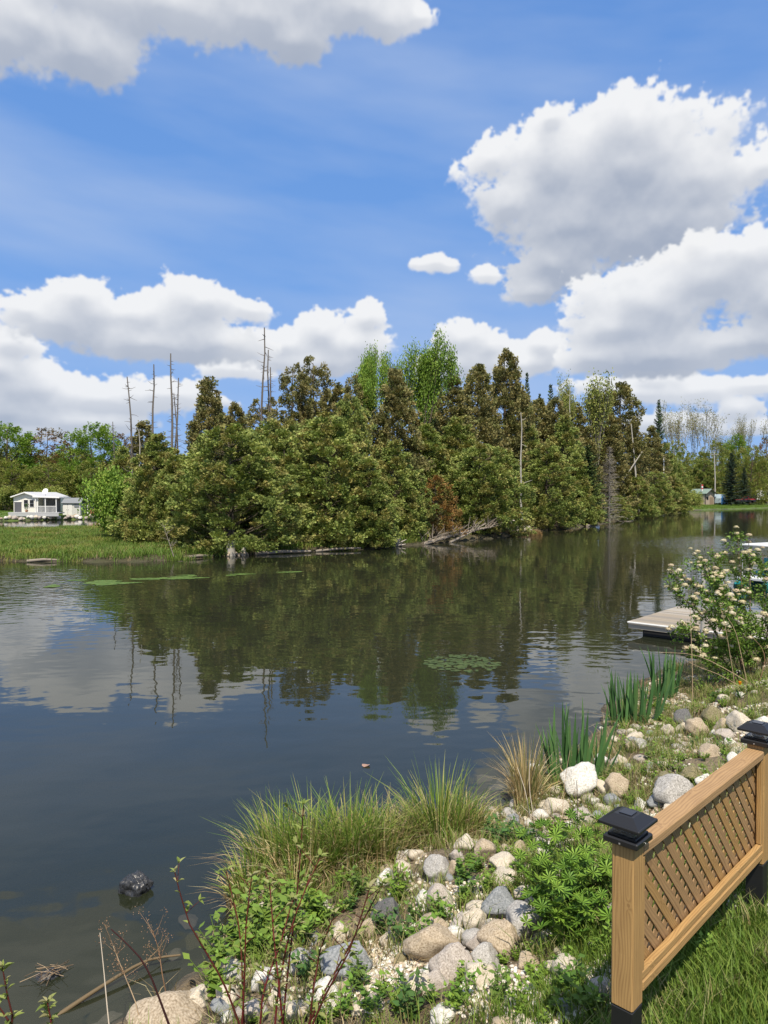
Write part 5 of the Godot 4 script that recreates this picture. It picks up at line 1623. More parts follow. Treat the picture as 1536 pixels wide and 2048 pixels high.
func make_dead_stalks() -> void:
	rng.seed = 560
	var tan_ := Color(0.36, 0.27, 0.17)
	for k in STALKS.size():
		var s: Array = STALKS[k]
		var o := dead_stalk("dead_stalk", s[0], s[1], [tan_, Color(0.46, 0.40, 0.32), Color(0.05, 0.035, 0.03), Color(0.22, 0.13, 0.075)][s[2]], s[3])
		if s[4] > 0:
			# a spray of dry side twigs and seed heads
			var p := bezier(s[0], 9)
			var seeds := MB.new()
			for j in s[4]:
				var f := rng.randf_range(4.2, 7.9)
				var i := int(f)
				var at := p[i].lerp(p[i + 1], f - i)
				var d := (Vector3(rng.randf_range(-1, 1), rng.randf_range(0.4, 1.4), rng.randf_range(-0.6, 0.6))).normalized()
				var e: Vector3 = at + d * rng.randf_range(0.06, 0.16)
				stem_part("twig", PackedVector3Array([at, at.lerp(e, 0.5), e]), 0.0016, 0.0009, Color(0.27, 0.18, 0.11), o)
				for q in 16:
					var c := e - o.position + rv() * 0.035
					var sd := rv().normalized()
					seeds.rhomb(c, sd, sd.cross(rv()).normalized(), 0.009, 0.003, jitter(Color(0.26, 0.165, 0.10), 0.3))
			part("seed_heads", seeds.mesh(), leafy("seed_heads", 0.2, 0.8), o).set_meta("kind", "stuff")
	# single dark seed head on the slender stalk by the white boulder
	# tulip by the right lawn
	var tp := on_ground(4.94, -10.09)
	var t := thing("tulip", tp, 0.0, "yellow and orange tulip at the edge of the right lawn", "flower")
	stem_part("stem", PackedVector3Array([tp + Vector3(0, -0.02, 0), tp + Vector3(0.01, 0.1, 0), tp + Vector3(0.0, 0.2, 0)]), 0.004, 0.003, Color(0.09, 0.15, 0.04), t)
	for k in 6:
		var a := TAU * k / 6.0
		part("petal", leaf_mesh(0.062, 0.021, 0.4, Color(0.85, 0.48, 0.02) if k % 3 else Color(0.80, 0.22, 0.02), -0.15), leafy("petals", 0.4, 0.7), t, Vector3(0, 0.2, 0), Basis(Vector3.UP, a) * Basis(Vector3.RIGHT, 1.05))
	for k in 3:
		part("leaf", leaf_mesh(0.17, 0.018, 0.6, Color(0.07, 0.14, 0.05), 0.2), leafy("lupine_leaves", 0.45, 0.5), t, Vector3(0, 0.01, 0), Basis(Vector3.UP, k * 2.1) * Basis(Vector3.RIGHT, 0.9))
	# things in the water
	var br := thing("sunken_branch", Vector3(-1.95, -0.1, -4.6), 0.0, "brown bare branch lying in the shallow water, bottom left", "branch")
	stem_part("stick", bezier([[-2.35, -0.12, -4.35], [-2.05, 0.0, -4.6], [-1.78, 0.05, -4.9], [-1.62, 0.06, -5.05], [-1.44, 0.05, -5.1]], 12), 0.020, 0.007, Color(0.15, 0.11, 0.065), br)
	stem_part("twig", bezier([[-1.66, 0.05, -5.02], [-1.60, 0.07, -5.16], [-1.58, 0.09, -5.28]], 5), 0.005, 0.002, Color(0.15, 0.11, 0.065), br)
	var tg := thing("stick_tangle", Vector3(-2.3, 0.0, -4.95), 0.0, "dark tangle of weed and dry sticks in the shallows", "debris")
	part("clump", stone_mesh(571, 8, 0.35, 3), stone_mat("wet"), tg, Vector3(0, -0.02, 0), Basis.from_scale(Vector3(0.11, 0.06, 0.08)))
	for k in 14:
		var q := Vector3(rng.randf_range(-0.06, 0.06), rng.randf_range(0.02, 0.05), rng.randf_range(-0.05, 0.05)) + tg.position
		var d := Vector3(rng.randf_range(-1, 1), rng.randf_range(-0.25, 0.12), rng.randf_range(-0.6, 0.6)).normalized() * rng.randf_range(0.08, 0.17)
		stem_part("stick", PackedVector3Array([q - d, q + Vector3(0, 0.012, 0), q + d]), 0.0022, 0.0014, pick([tan_, Color(0.16, 0.11, 0.07)]), tg)
	var lf := MB.new()
	for k in 8:
		var a := TAU * k / 8.0
		var b := TAU * (k + 1) / 8.0
		lf.tri(Vector3(0, 0.002, 0), Vector3(cos(b) * 0.055, 0.012 + 0.01 * sin(b * 2.0), sin(b) * 0.04), Vector3(cos(a) * 0.055, 0.012 + 0.01 * sin(a * 2.0), sin(a) * 0.04), Color(0.40, 0.26, 0.20))
	solo("floating_leaf", lf.mesh(), leafy("dead_leaf", 0.3, 0.6), Vector3(-0.22, 0.004, -8.84), 0.5, "single brown leaf floating on the dark water", "leaf")

# ------------------------------------------------------------------ wood
func wood_image(seed_: int, knots: Array, light: Color, dark: Color) -> ImageTexture:
	var w := 192
	var h := 768
	var im := Image.create_empty(w, h, false, Image.FORMAT_RGB8)
	var n := noise(seed_, 1.0, 3)
	for y in h:
		for x in w:
			var u := x / float(w)
			var v := y / float(h)
			var ph := u * 11.0 + n.get_noise_2d(sin(TAU * v) * 0.35 + 3.0, u * 0.8) * 1.5 + n.get_noise_2d(cos(TAU * v) * 0.35, u * 0.6 + 8.0) * 1.1
			var spot := 0.0
			for k in knots:
				var dx: float = (u - k[0]) * 0.14
				var dy: float = (v - k[1]) * 1.0
				var d := sqrt(dx * dx + dy * dy * 0.30)
				ph += 1.5 * exp(-d * d / (k[2] * k[2] * 3.0)) * signf(dx)
				if sqrt(dx * dx + dy * dy * 0.7) < k[2]:
					spot = 1.0
					ph = sqrt(dx * dx + dy * dy * 0.7) * 380.0
			var g := pow(0.5 + 0.5 * sin(ph * TAU), 2.0)
			var fine := n.get_noise_2d(u * 46.0, v * 3.0) * 0.6 + 0.5
			var wear := n.get_noise_2d(u * 2.0 + 20.0, v * 5.0) * 0.5 + 0.5
			var t := clampf(0.42 * g + 0.42 * fine + 0.30 * wear + 0.30 * spot - 0.14, 0.0, 1.0)
			im.set_pixel(x, y, Color(lerpf(light.r, dark.r, t), lerpf(light.g, dark.g, t), lerpf(light.b, dark.b, t)).linear_to_srgb())
	return ImageTexture.create_from_image(im)

func wood_mat(name_: String, tex: Texture2D, off: Vector3) -> StandardMaterial3D:
	var m := StandardMaterial3D.new()
	m.resource_name = name_
	m.albedo_texture = tex
	m.uv1_triplanar = true
	m.uv1_scale = Vector3(7.0, 1.0, 7.0)
	m.uv1_offset = off
	m.roughness = 0.72
	mats[name_] = m
	return m

func board(size: Vector3, bevel := 0.004) -> ArrayMesh:
	var m := MB.new()
	m.box(Vector3.ZERO, size, bevel)
	return m.mesh()

func make_fence() -> void:
	var light := Color(0.480, 0.296, 0.112)
	var dark := Color(0.215, 0.115, 0.040)
	var wa := wood_image(601, [[0.42, 0.36, 0.008], [0.7, 0.82, 0.006]], light, dark)
	var wb := wood_image(602, [[0.3, 0.2, 0.006], [0.62, 0.63, 0.007]], Color(0.430, 0.272, 0.128), Color(0.205, 0.118, 0.056))
	var post := wood_mat("post_wood", wa, Vector3(0.35, 0.1, 0.12))
	var rail := wood_mat("rail_wood", wb, Vector3(0.1, 0.3, 0.6))
	var rail2 := wood_mat("lower_rail_wood", wa, Vector3(0.7, 0.55, 0.2))
	var slat := [wood_mat("slat_wood_a", wb, Vector3(0.0, 0.1, 0.3)), wood_mat("slat_wood_b", wb, Vector3(0.4, 0.6, 0.3)), wood_mat("slat_wood_c", wa, Vector3(0.7, 0.3, 0.8))]
	for q in slat:
		q.albedo_color = lin(0.88, 0.86, 0.82)
	var black := plain("black_plastic", 0.014, 0.014, 0.015, 0.38)
	var metal := plain("black_metal", 0.012, 0.012, 0.013, 0.5)
	var y0 := 1.16
	var o := thing("fence_panel", Vector3(0.93, y0, -2.76), 0.8037, "low wooden fence panel with diagonal lattice and two capped posts", "fence")
	o.scale.y = 1.085
	o.position.y = 1.127
	var L := 1.528
	var lie := Basis(Vector3.BACK, PI / 2)         # a board's length (its y) laid along the fence
	for k in 2:
		var x := L * k
		part("post", board(Vector3(0.089, 0.59, 0.089), 0.006), post, o, Vector3(x, 1.37 - y0 + 0.295, 0), Basis(Vector3.UP, PI * k))
		part("post_foot", board(Vector3(0.086, 0.46, 0.086), 0.003), metal, o, Vector3(x, 1.37 - y0 - 0.231, 0))
	part("top_rail", board(Vector3(0.038, L - 0.091, 0.089), 0.005), rail, o, Vector3(L / 2, 1.911 - y0, 0), lie)
	part("bottom_rail", board(Vector3(0.038, L - 0.091, 0.089), 0.005), rail2, o, Vector3(L / 2, 1.425 - y0, 0), lie)
	part("bottom_cleat", board(Vector3(0.030, L - 0.093, 0.028), 0.003), rail2, o, Vector3(L / 2, 1.460 - y0, 0.026), lie)
	part("bottom_cleat", board(Vector3(0.030, L - 0.093, 0.028), 0.003), rail2, o, Vector3(L / 2, 1.460 - y0, -0.026), lie)
	for x in [0.0455 + 0.012, L - 0.0455 - 0.012]:
		part("side_cleat", board(Vector3(0.022, 0.41, 0.026), 0.003), rail2, o, Vector3(x, 1.682 - y0, 0.026))
		part("side_cleat", board(Vector3(0.022, 0.41, 0.026), 0.003), rail2, o, Vector3(x, 1.682 - y0, -0.026))
	# lattice: two layers of diagonal slats cut to the opening
	var x0 := 0.047
	var x1 := L - 0.047
	var b0 := 1.447 - y0
	var b1 := 1.890 - y0
	var rect := PackedVector2Array([Vector2(x0, b0), Vector2(x1, b0), Vector2(x1, b1), Vector2(x0, b1)])
	var pitch := 0.092
	var half := 0.0190 * sqrt(2.0)
	rng.seed = 610
	for layer in 2:
		var s := -1.0 if layer == 0 else 1.0
		var x := x0 - 0.5
		while x < x1 + 0.5:
			var lowx := x
			var highx := x + s * (b1 - b0)
			var sl := PackedVector2Array([Vector2(lowx - half, b0), Vector2(lowx + half, b0), Vector2(highx + half, b1), Vector2(highx - half, b1)])
			for cut in Geometry2D.intersect_polygons(rect, sl):
				var m := MB.new()
				var mid := Vector2.ZERO
				for q in cut:
					mid += q / cut.size()
				var turned := Basis(Vector3.BACK, -s * PI / 4)
				var pts := PackedVector2Array()
				for q in cut:
					var v: Vector3 = turned.inverse() * Vector3(q.x - mid.x, q.y - mid.y, 0)
					pts.append(Vector2(v.x, v.y))
				m.prism(pts, Vector3(0, 0, -0.0025), Vector3.RIGHT, Vector3.UP, Vector3(0, 0, 0.005))
				part("slat", m.mesh(), slat[rng.randi() % 3], o, Vector3(mid.x, mid.y, 0.0028 if layer == 0 else -0.0028), turned)
			x += pitch
	# solar caps stand on the posts
	for k in 2:
		var c := thing("post_cap_light", o.to_global(Vector3(L * k, 1.9605 - y0, 0)), 0.8037, ["black solar cap light on the near fence post", "black solar cap light on the far fence post, cut by the right edge"][k], "post cap", "solar caps on the fence posts")
		part("base_plate", board(Vector3(0.138, 0.026, 0.138), 0.005), black, c, Vector3(0, 0.0035, 0))
		part("collar", board(Vector3(0.112, 0.008, 0.112), 0.002), black, c, Vector3(0, 0.0207, 0))
		var g := StandardMaterial3D.new()
		if not mats.has("lens"):
			g.resource_name = "lens"
			g.transparency = BaseMaterial3D.TRANSPARENCY_ALPHA
			g.albedo_color = Color(0.6, 0.62, 0.6, 0.12)
			g.roughness = 0.06
			mats["lens"] = g
		var lens := part("lens", board(Vector3(0.096, 0.032, 0.096), 0.003), mats["lens"], c, Vector3(0, 0.0415, 0))
		part("lamp_core", board(Vector3(0.05, 0.028, 0.05), 0.004), plain("reflector", 0.35, 0.35, 0.36, 0.4), c, Vector3(0, 0.0415, 0))
		lens.set_meta("label", "clear lens between base and roof")
		var m := MB.new()
		m.box(Vector3(0, 0.0655, 0), Vector3(0.164, 0.014, 0.164), 0.003)
		for s in 4:
			var r := Basis(Vector3.UP, s * PI / 2)
			m.quad(r * Vector3(-0.076, 0.0722, 0.076), r * Vector3(-0.038, 0.097, 0.038), r * Vector3(0.038, 0.097, 0.038), r * Vector3(0.076, 0.0722, 0.076), Color.WHITE)
		m.quad(Vector3(-0.038, 0.097, -0.038), Vector3(0.038, 0.097, -0.038), Vector3(0.038, 0.097, 0.038), Vector3(-0.038, 0.097, 0.038), Color.WHITE)
		part("roof", m.mesh(), black, c)
		part("solar_panel", board(Vector3(0.05, 0.003, 0.05), 0.001), plain("solar_cell", 0.02, 0.025, 0.04, 0.12), c, Vector3(0, 0.0990, 0))
		part("screw", board(Vector3(0.006, 0.006, 0.003), 0.001), plain("screw_steel", 0.6, 0.6, 0.58, 0.3, 0.8), c, Vector3(0.0, 0.0, 0.0702))
		part("screw", board(Vector3(0.003, 0.006, 0.006), 0.001), plain("screw_steel", 0.6, 0.6, 0.58, 0.3, 0.8), c, Vector3(-0.0702, 0.0, 0.0))

func make_dock() -> void:
	# u runs along the planks towards the shore, w across them
	var turn := -atan2(0.671, 0.741)
	var o := thing("floating_dock", Vector3(5.75, 0.0, -17.2), turn, "grey plank floating dock with a white edge strip", "dock")
	var tex := wood_image(603, [], Color(0.42, 0.385, 0.33), Color(0.26, 0.235, 0.20))
	var grey := [wood_mat("dock_wood_a", tex, Vector3.ZERO), wood_mat("dock_wood_b", tex, Vector3(0.4, 0.5, 0.2)), wood_mat("dock_wood_c", tex, Vector3(0.8, 0.2, 0.6))]
	grey[1].albedo_color = Color(0.84, 0.83, 0.82)
	grey[2].albedo_color = Color(0.93, 0.90, 0.86)
	var lie := Basis(Vector3.BACK, PI / 2)
	var L := 4.4
	rng.seed = 620
	for k in 23:
		part("plank", board(Vector3(0.030, L, 0.122), 0.008), grey[rng.randi() % 3], o, Vector3(L / 2 + rng.randf_range(-0.006, 0.006), 0.315 + rng.randf_range(-0.002, 0.002), -0.07 - 0.1455 * k), lie)
	part("side_beam", board(Vector3(0.13, L - 0.02, 0.04), 0.004), grey[0], o, Vector3(L / 2, 0.233, -0.04), lie)
	part("side_beam", board(Vector3(0.13, L - 0.02, 0.04), 0.004), grey[1], o, Vector3(L / 2, 0.233, -3.30), lie)
	part("end_beam", board(Vector3(0.04, 0.13, 3.21), 0.004), grey[2], o, Vector3(0.03, 0.233, -1.67))
	part("edge_strip", board(Vector3(0.034, L - 0.01, 0.030), 0.010), plain("white_vinyl", 0.78, 0.78, 0.76, 0.5), o, Vector3(L / 2, 0.316, 0.020), lie)
	for x in [0.9, 2.6]:
		for z in [-0.75, -2.5]:
			part("float", board(Vector3(1.3, 0.28, 1.0), 0.03), plain("black_float", 0.015, 0.015, 0.016, 0.6), o, Vector3(x, 0.025, z))
	var pm := MB.new()
	pm.tube(pv([Vector3(0, -1.2, 0), Vector3(0, 0.6, 0), Vector3(0, 1.75, 0)]), pf([0.045, 0.045, 0.045]), 10, Color(0.4, 0.39, 0.36), true)
	part("mooring_post", pm.mesh(), leafy("weathered_post", 0.0, 0.8), o, Vector3(1.75, 0, 0.10))
	# teal pedal boat moored further along the right shore
	var b := thing("pedal_boat", Vector3(13.6, -0.05, -25.6), 0.5, "teal pedal boat with white deck behind the flowering shrub", "boat")
	var teal := plain("teal_hull", 0.02, 0.22, 0.24, 0.3)
	for s in [-1.0, 1.0]:
		var m := MB.new()
		m.tube(pv([Vector3(-1.25, 0.30, s * 0.5), Vector3(-1.1, 0.2, s * 0.5), Vector3(-0.6, 0.15, s * 0.5), Vector3(0.6, 0.15, s * 0.5), Vector3(1.1, 0.2, s * 0.5), Vector3(1.25, 0.30, s * 0.5)]), pf([0.05, 0.2, 0.27, 0.27, 0.2, 0.05]), 12, Color.WHITE, true)
		part("hull", m.mesh(), teal, b)
	part("deck", board(Vector3(2.0, 0.12, 1.3), 0.05), plain("white_gelcoat", 0.75, 0.76, 0.75, 0.35), b, Vector3(0, 0.46, 0))
	for s in [-0.32, 0.32]:
		part("seat", board(Vector3(0.45, 0.14, 0.5), 0.05), teal, b, Vector3(0.1, 0.60, s))
		part("backrest", board(Vector3(0.12, 0.5, 0.5), 0.05), teal, b, Vector3(0.38, 0.86, s), Basis(Vector3.BACK, -0.25))
	part("canopy", board(Vector3(1.7, 0.05, 1.35), 0.02), plain("white_gelcoat", 0.75, 0.76, 0.75, 0.35), b, Vector3(0, 1.62, 0))
	for x in [-0.75, 0.75]:
		for z in [-0.6, 0.6]:
			var m := MB.new()
			m.tube(pv([Vector3(x, 0.5, z), Vector3(x, 1.05, z), Vector3(x, 1.6, z)]), pf([0.016, 0.016, 0.016]), 6, Color.WHITE)
			part("canopy_post", m.mesh(), plain("tube_steel", 0.6, 0.6, 0.6, 0.3, 0.6), b)

# ------------------------------------------------------------------ the far shores
func slab(o: Node3D, called: String, size: Vector3, at: Vector3, mat: Material, bevel := 0.02, turn := Basis.IDENTITY) -> MeshInstance3D:
	return part(called, board(size, bevel), mat, o, at, turn)

func solid(pts: Array, u: Vector3, w: Vector3, from: Vector3, t: Vector3) -> ArrayMesh:
	var m := MB.new()
	var p := PackedVector2Array()
	for q in pts:
		p.append(Vector2(q[0], q[1]))
	m.prism(p, from, u, w, t)
	return m.mesh()

func window(o: Node3D, at: Vector3, w: float, h: float, dark := true) -> void:
	var f := part("window", Mesh.new() if false else board(Vector3(w + 0.12, h + 0.12, 0.05), 0.01), plain("white_trim", 0.78, 0.78, 0.76, 0.5), o, at)
	part("pane", board(Vector3(w, h * 0.48, 0.02), 0.003), plain("dark_glass", 0.02, 0.022, 0.026, 0.08), f, Vector3(0, h * 0.255, 0.03))
	part("pane", board(Vector3(w, h * 0.48, 0.02), 0.003), plain("dark_glass", 0.02, 0.022, 0.026, 0.08), f, Vector3(0, -h * 0.255, 0.03))

func dish(at: Vector3, label: String) -> void:
	var o := thing("satellite_dish", at, 0.0, label, "satellite dish", "satellite dishes on the trailers")
	var m := MB.new()
	for k in 14:
		var a := TAU * k / 14.0
		var b := TAU * (k + 1) / 14.0
		m.tri(Vector3(0, 0, -0.1), Vector3(cos(b) * 0.38, sin(b) * 0.42, 0), Vector3(cos(a) * 0.38, sin(a) * 0.42, 0), Color.WHITE)
	part("reflector", m.mesh(), plain("dish_white", 0.72, 0.72, 0.72, 0.5), o, Vector3(0, 0.62, 0), Basis(Vector3.RIGHT, -0.5))
	var p := MB.new()
	p.tube(pv([Vector3(0, -0.05, -0.05), Vector3(0, 0.3, -0.05), Vector3(0, 0.6, -0.05)]), pf([0.03, 0.03, 0.03]), 6, Color.WHITE)
	part("mast", p.mesh(), plain("galvanised", 0.45, 0.45, 0.46, 0.4, 0.4), o)

func make_left_shore() -> void:
	var cream := plain("cream_siding", 0.70, 0.68, 0.60, 0.6)
	var white := plain("white_trim", 0.78, 0.78, 0.76, 0.5)
	var roofm := plain("pale_roof", 0.52, 0.53, 0.55, 0.6)
	var deckm := plain("grey_deck", 0.42, 0.43, 0.44, 0.7)
	var y := 0.50
	# trailer with a gable towards the water and a roofed porch on its right
	var o := thing("trailer_home", Vector3(-48.6, y, -99.2), 0.0, "cream trailer home with gable end and roofed porch at the far left", "house")
	part("wall", solid([[-1.65, 0.5], [1.65, 0.5], [1.65, 2.55], [0.0, 3.1], [-1.65, 2.55]], Vector3.RIGHT, Vector3.UP, Vector3(0, 0, -9.0), Vector3(0, 0, 9.0)), cream, o)
	for s in [-1.0, 1.0]:
		part("roof", board(Vector3(2.0, 0.10, 9.6), 0.02), roofm, o, Vector3(s * 0.93, 2.92, -4.45), Basis(Vector3.BACK, -s * 0.322))
		part("bargeboard", board(Vector3(2.0, 0.16, 0.06), 0.01), white, o, Vector3(s * 0.93, 2.88, 0.40), Basis(Vector3.BACK, -s * 0.322))
	for x in [0.05, 0.85]:
		window(o, Vector3(x, 1.72, 0.03), 0.55, 0.95)
	var d := part("door", board(Vector3(0.95, 1.4, 0.05), 0.02), plain("dark_arch", 0.10, 0.10, 0.11, 0.5), o, Vector3(-1.05, 1.2, 0.03))
	part("door_frame", board(Vector3(1.1, 0.12, 0.06), 0.02), white, d, Vector3(0, 0.76, 0.01))
	part("corner_post", board(Vector3(0.12, 2.05, 0.12), 0.01), white, o, Vector3(1.66, 1.52, 0.03))
	part("skirting", board(Vector3(3.3, 0.5, 0.06), 0.01), white, o, Vector3(0, 0.25, 0.02))
	part("deck", board(Vector3(6.8, 0.14, 1.7), 0.01), deckm, o, Vector3(1.9, 0.47, 0.95))
	part("deck_skirt", board(Vector3(6.7, 0.38, 0.05), 0.01), deckm, o, Vector3(1.9, 0.20, 1.78))
	part("porch_roof", board(Vector3(3.6, 0.16, 3.6), 0.02), white, o, Vector3(3.55, 2.55, 0.0), Basis(Vector3.BACK, -0.03))
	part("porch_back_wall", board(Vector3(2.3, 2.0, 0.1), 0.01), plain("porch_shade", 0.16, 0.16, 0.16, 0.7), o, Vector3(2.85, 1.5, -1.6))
	for x in [2.1, 3.4, 4.85]:
		part("porch_post", board(Vector3(0.12, 1.95, 0.12), 0.01), white, o, Vector3(x, 1.5, 1.6))
	part("rail", board(Vector3(2.9, 0.07, 0.06), 0.01), white, o, Vector3(3.45, 1.35, 1.62))
	for k in 18:
		part("baluster", board(Vector3(0.05, 0.75, 0.05), 0.01), white, o, Vector3(2.1 + k * 0.16, 0.94, 1.62))
	dish(Vector3(-46.4, y + 2.78, -100.2), "white satellite dish on the left trailer roof")
	# grey shed
	var s := thing("garden_shed", Vector3(-44.2, y, -103.4), 0.0, "small white shed with grey roof and double door left of the clipped cedar", "shed")
	part("wall", board(Vector3(2.5, 1.75, 2.2), 0.02), plain("shed_white", 0.60, 0.60, 0.58, 0.6), s, Vector3(0, 0.87, -1.1))
	part("roof", board(Vector3(2.8, 0.09, 1.5), 0.01), plain("grey_shingle", 0.20, 0.215, 0.23, 0.8), s, Vector3(0, 2.05, -0.45), Basis(Vector3.RIGHT, 0.52))
	part("roof", board(Vector3(2.8, 0.09, 1.5), 0.01), plain("grey_shingle", 0.20, 0.215, 0.23, 0.8), s, Vector3(0, 2.05, -1.73), Basis(Vector3.RIGHT, -0.52))
	for x in [-0.85, -0.2]:
		var dd := part("door", board(Vector3(0.6, 1.5, 0.05), 0.01), white, s, Vector3(x, 0.78, 0.03))
		part("handle", board(Vector3(0.04, 0.12, 0.04), 0.01), plain("dark_arch", 0.10, 0.10, 0.11, 0.5), dd, Vector3(0.2 if x < -0.5 else -0.2, 0, 0.04))
	part("window", board(Vector3(0.7, 0.45, 0.05), 0.01), plain("grey_glass", 0.2, 0.22, 0.24, 0.2), s, Vector3(0.75, 1.35, 0.03))
	# second trailer, half hidden by the bush
	var h := thing("trailer_home", Vector3(-40.2, y, -104.0), 0.0, "white trailer porch half hidden by the bright green bush", "house")
	part("wall", solid([[-1.9, 0.4], [1.9, 0.4], [1.9, 2.5], [0.0, 3.2], [-1.9, 2.5]], Vector3.RIGHT, Vector3.UP, Vector3(0, 0, -8.0), Vector3(0, 0, 6.6)), cream, h)
	for q in [-1.0, 1.0]:
		part("roof", board(Vector3(2.3, 0.12, 8.8), 0.02), white, h, Vector3(q * 1.03, 2.95, -4.0), Basis(Vector3.BACK, -q * 0.35))
	for x in [-1.85, 0.0, 1.85]:
		part("porch_post", board(Vector3(0.14, 2.3, 0.14), 0.01), white, h, Vector3(x, 1.35, 0.2))
	part("screen", board(Vector3(1.5, 1.4, 0.05), 0.01), plain("porch_screen", 0.05, 0.055, 0.06, 0.5), h, Vector3(-0.95, 1.75, 0.12))
	part("screen", board(Vector3(1.5, 1.4, 0.05), 0.01), plain("porch_screen", 0.05, 0.055, 0.06, 0.5), h, Vector3(0.95, 1.75, 0.12))
	part("base_wall", board(Vector3(3.6, 0.65, 0.1), 0.01), plain("red_cedar", 0.36, 0.15, 0.08, 0.7), h, Vector3(0, 0.55, 0.14))
	dish(Vector3(-41.5, y + 2.7, -104.3), "white satellite dish on the half hidden trailer")
	# planter pot on the deck
	var pot := thing("potted_shrub", Vector3(-47.9, y + 0.54, -98.0), 0.0, "potted green shrub on the trailer deck below the windows", "plant")
	part("pot", stone_mesh(701, 4, 0.02, 2), plain("terracotta", 0.32, 0.16, 0.09, 0.8), pot, Vector3(0, 0.18, 0), Basis.from_scale(Vector3(0.2, 0.2, 0.2)))
	var lm := MB.new()
	rng.seed = 702
	for k in 160:
		var q := rv() * Vector3(0.26, 0.42, 0.26) + Vector3(0, 0.75, 0)
		var dr := rv().normalized()
		lm.rhomb(q, dr, dr.cross(rv()).normalized(), 0.12, 0.04, jitter(Color(0.06, 0.11, 0.03), 0.3))
	part("foliage", lm.mesh(), leafy("weed_leaves", 0.45, 0.5), pot).set_meta("kind", "stuff")
	# riprap along the back channel
	var shape := []
	for k in 4:
		shape.append(stone_mesh(710 + k, 7, 0.12, 2))
	rng.seed = 715
	var line := [Vector2(-62, -91.2), Vector2(-49.5, -94.2), Vector2(-41.8, -99.8), Vector2(-30.0, -101.0)]
	for k in 3:
		var n := int(line[k].distance_to(line[k + 1]) / 0.42)
		for j in n:
			var p: Vector2 = line[k].lerp(line[k + 1], (j + rng.randf()) / n) + Vector2(rng.randf_range(-0.3, 0.3), rng.randf_range(-0.35, 0.25))
			var size := rng.randf_range(0.24, 0.42)
			var st := solo("riprap_stone", shape[j % 4], stone_mat(pick(["beige", "tan", "white", "pinkgrey"])), Vector3.ZERO, 0.0, "pale stone in the riprap edging below the trailers", "stone", "riprap below the trailers")
			st.transform = Transform3D(Basis(Vector3.UP, rng.randf() * 6.0).scaled(Vector3(size, size * 0.8, size)), Vector3(p.x, 0.22 + rng.randf() * 0.28, p.y))

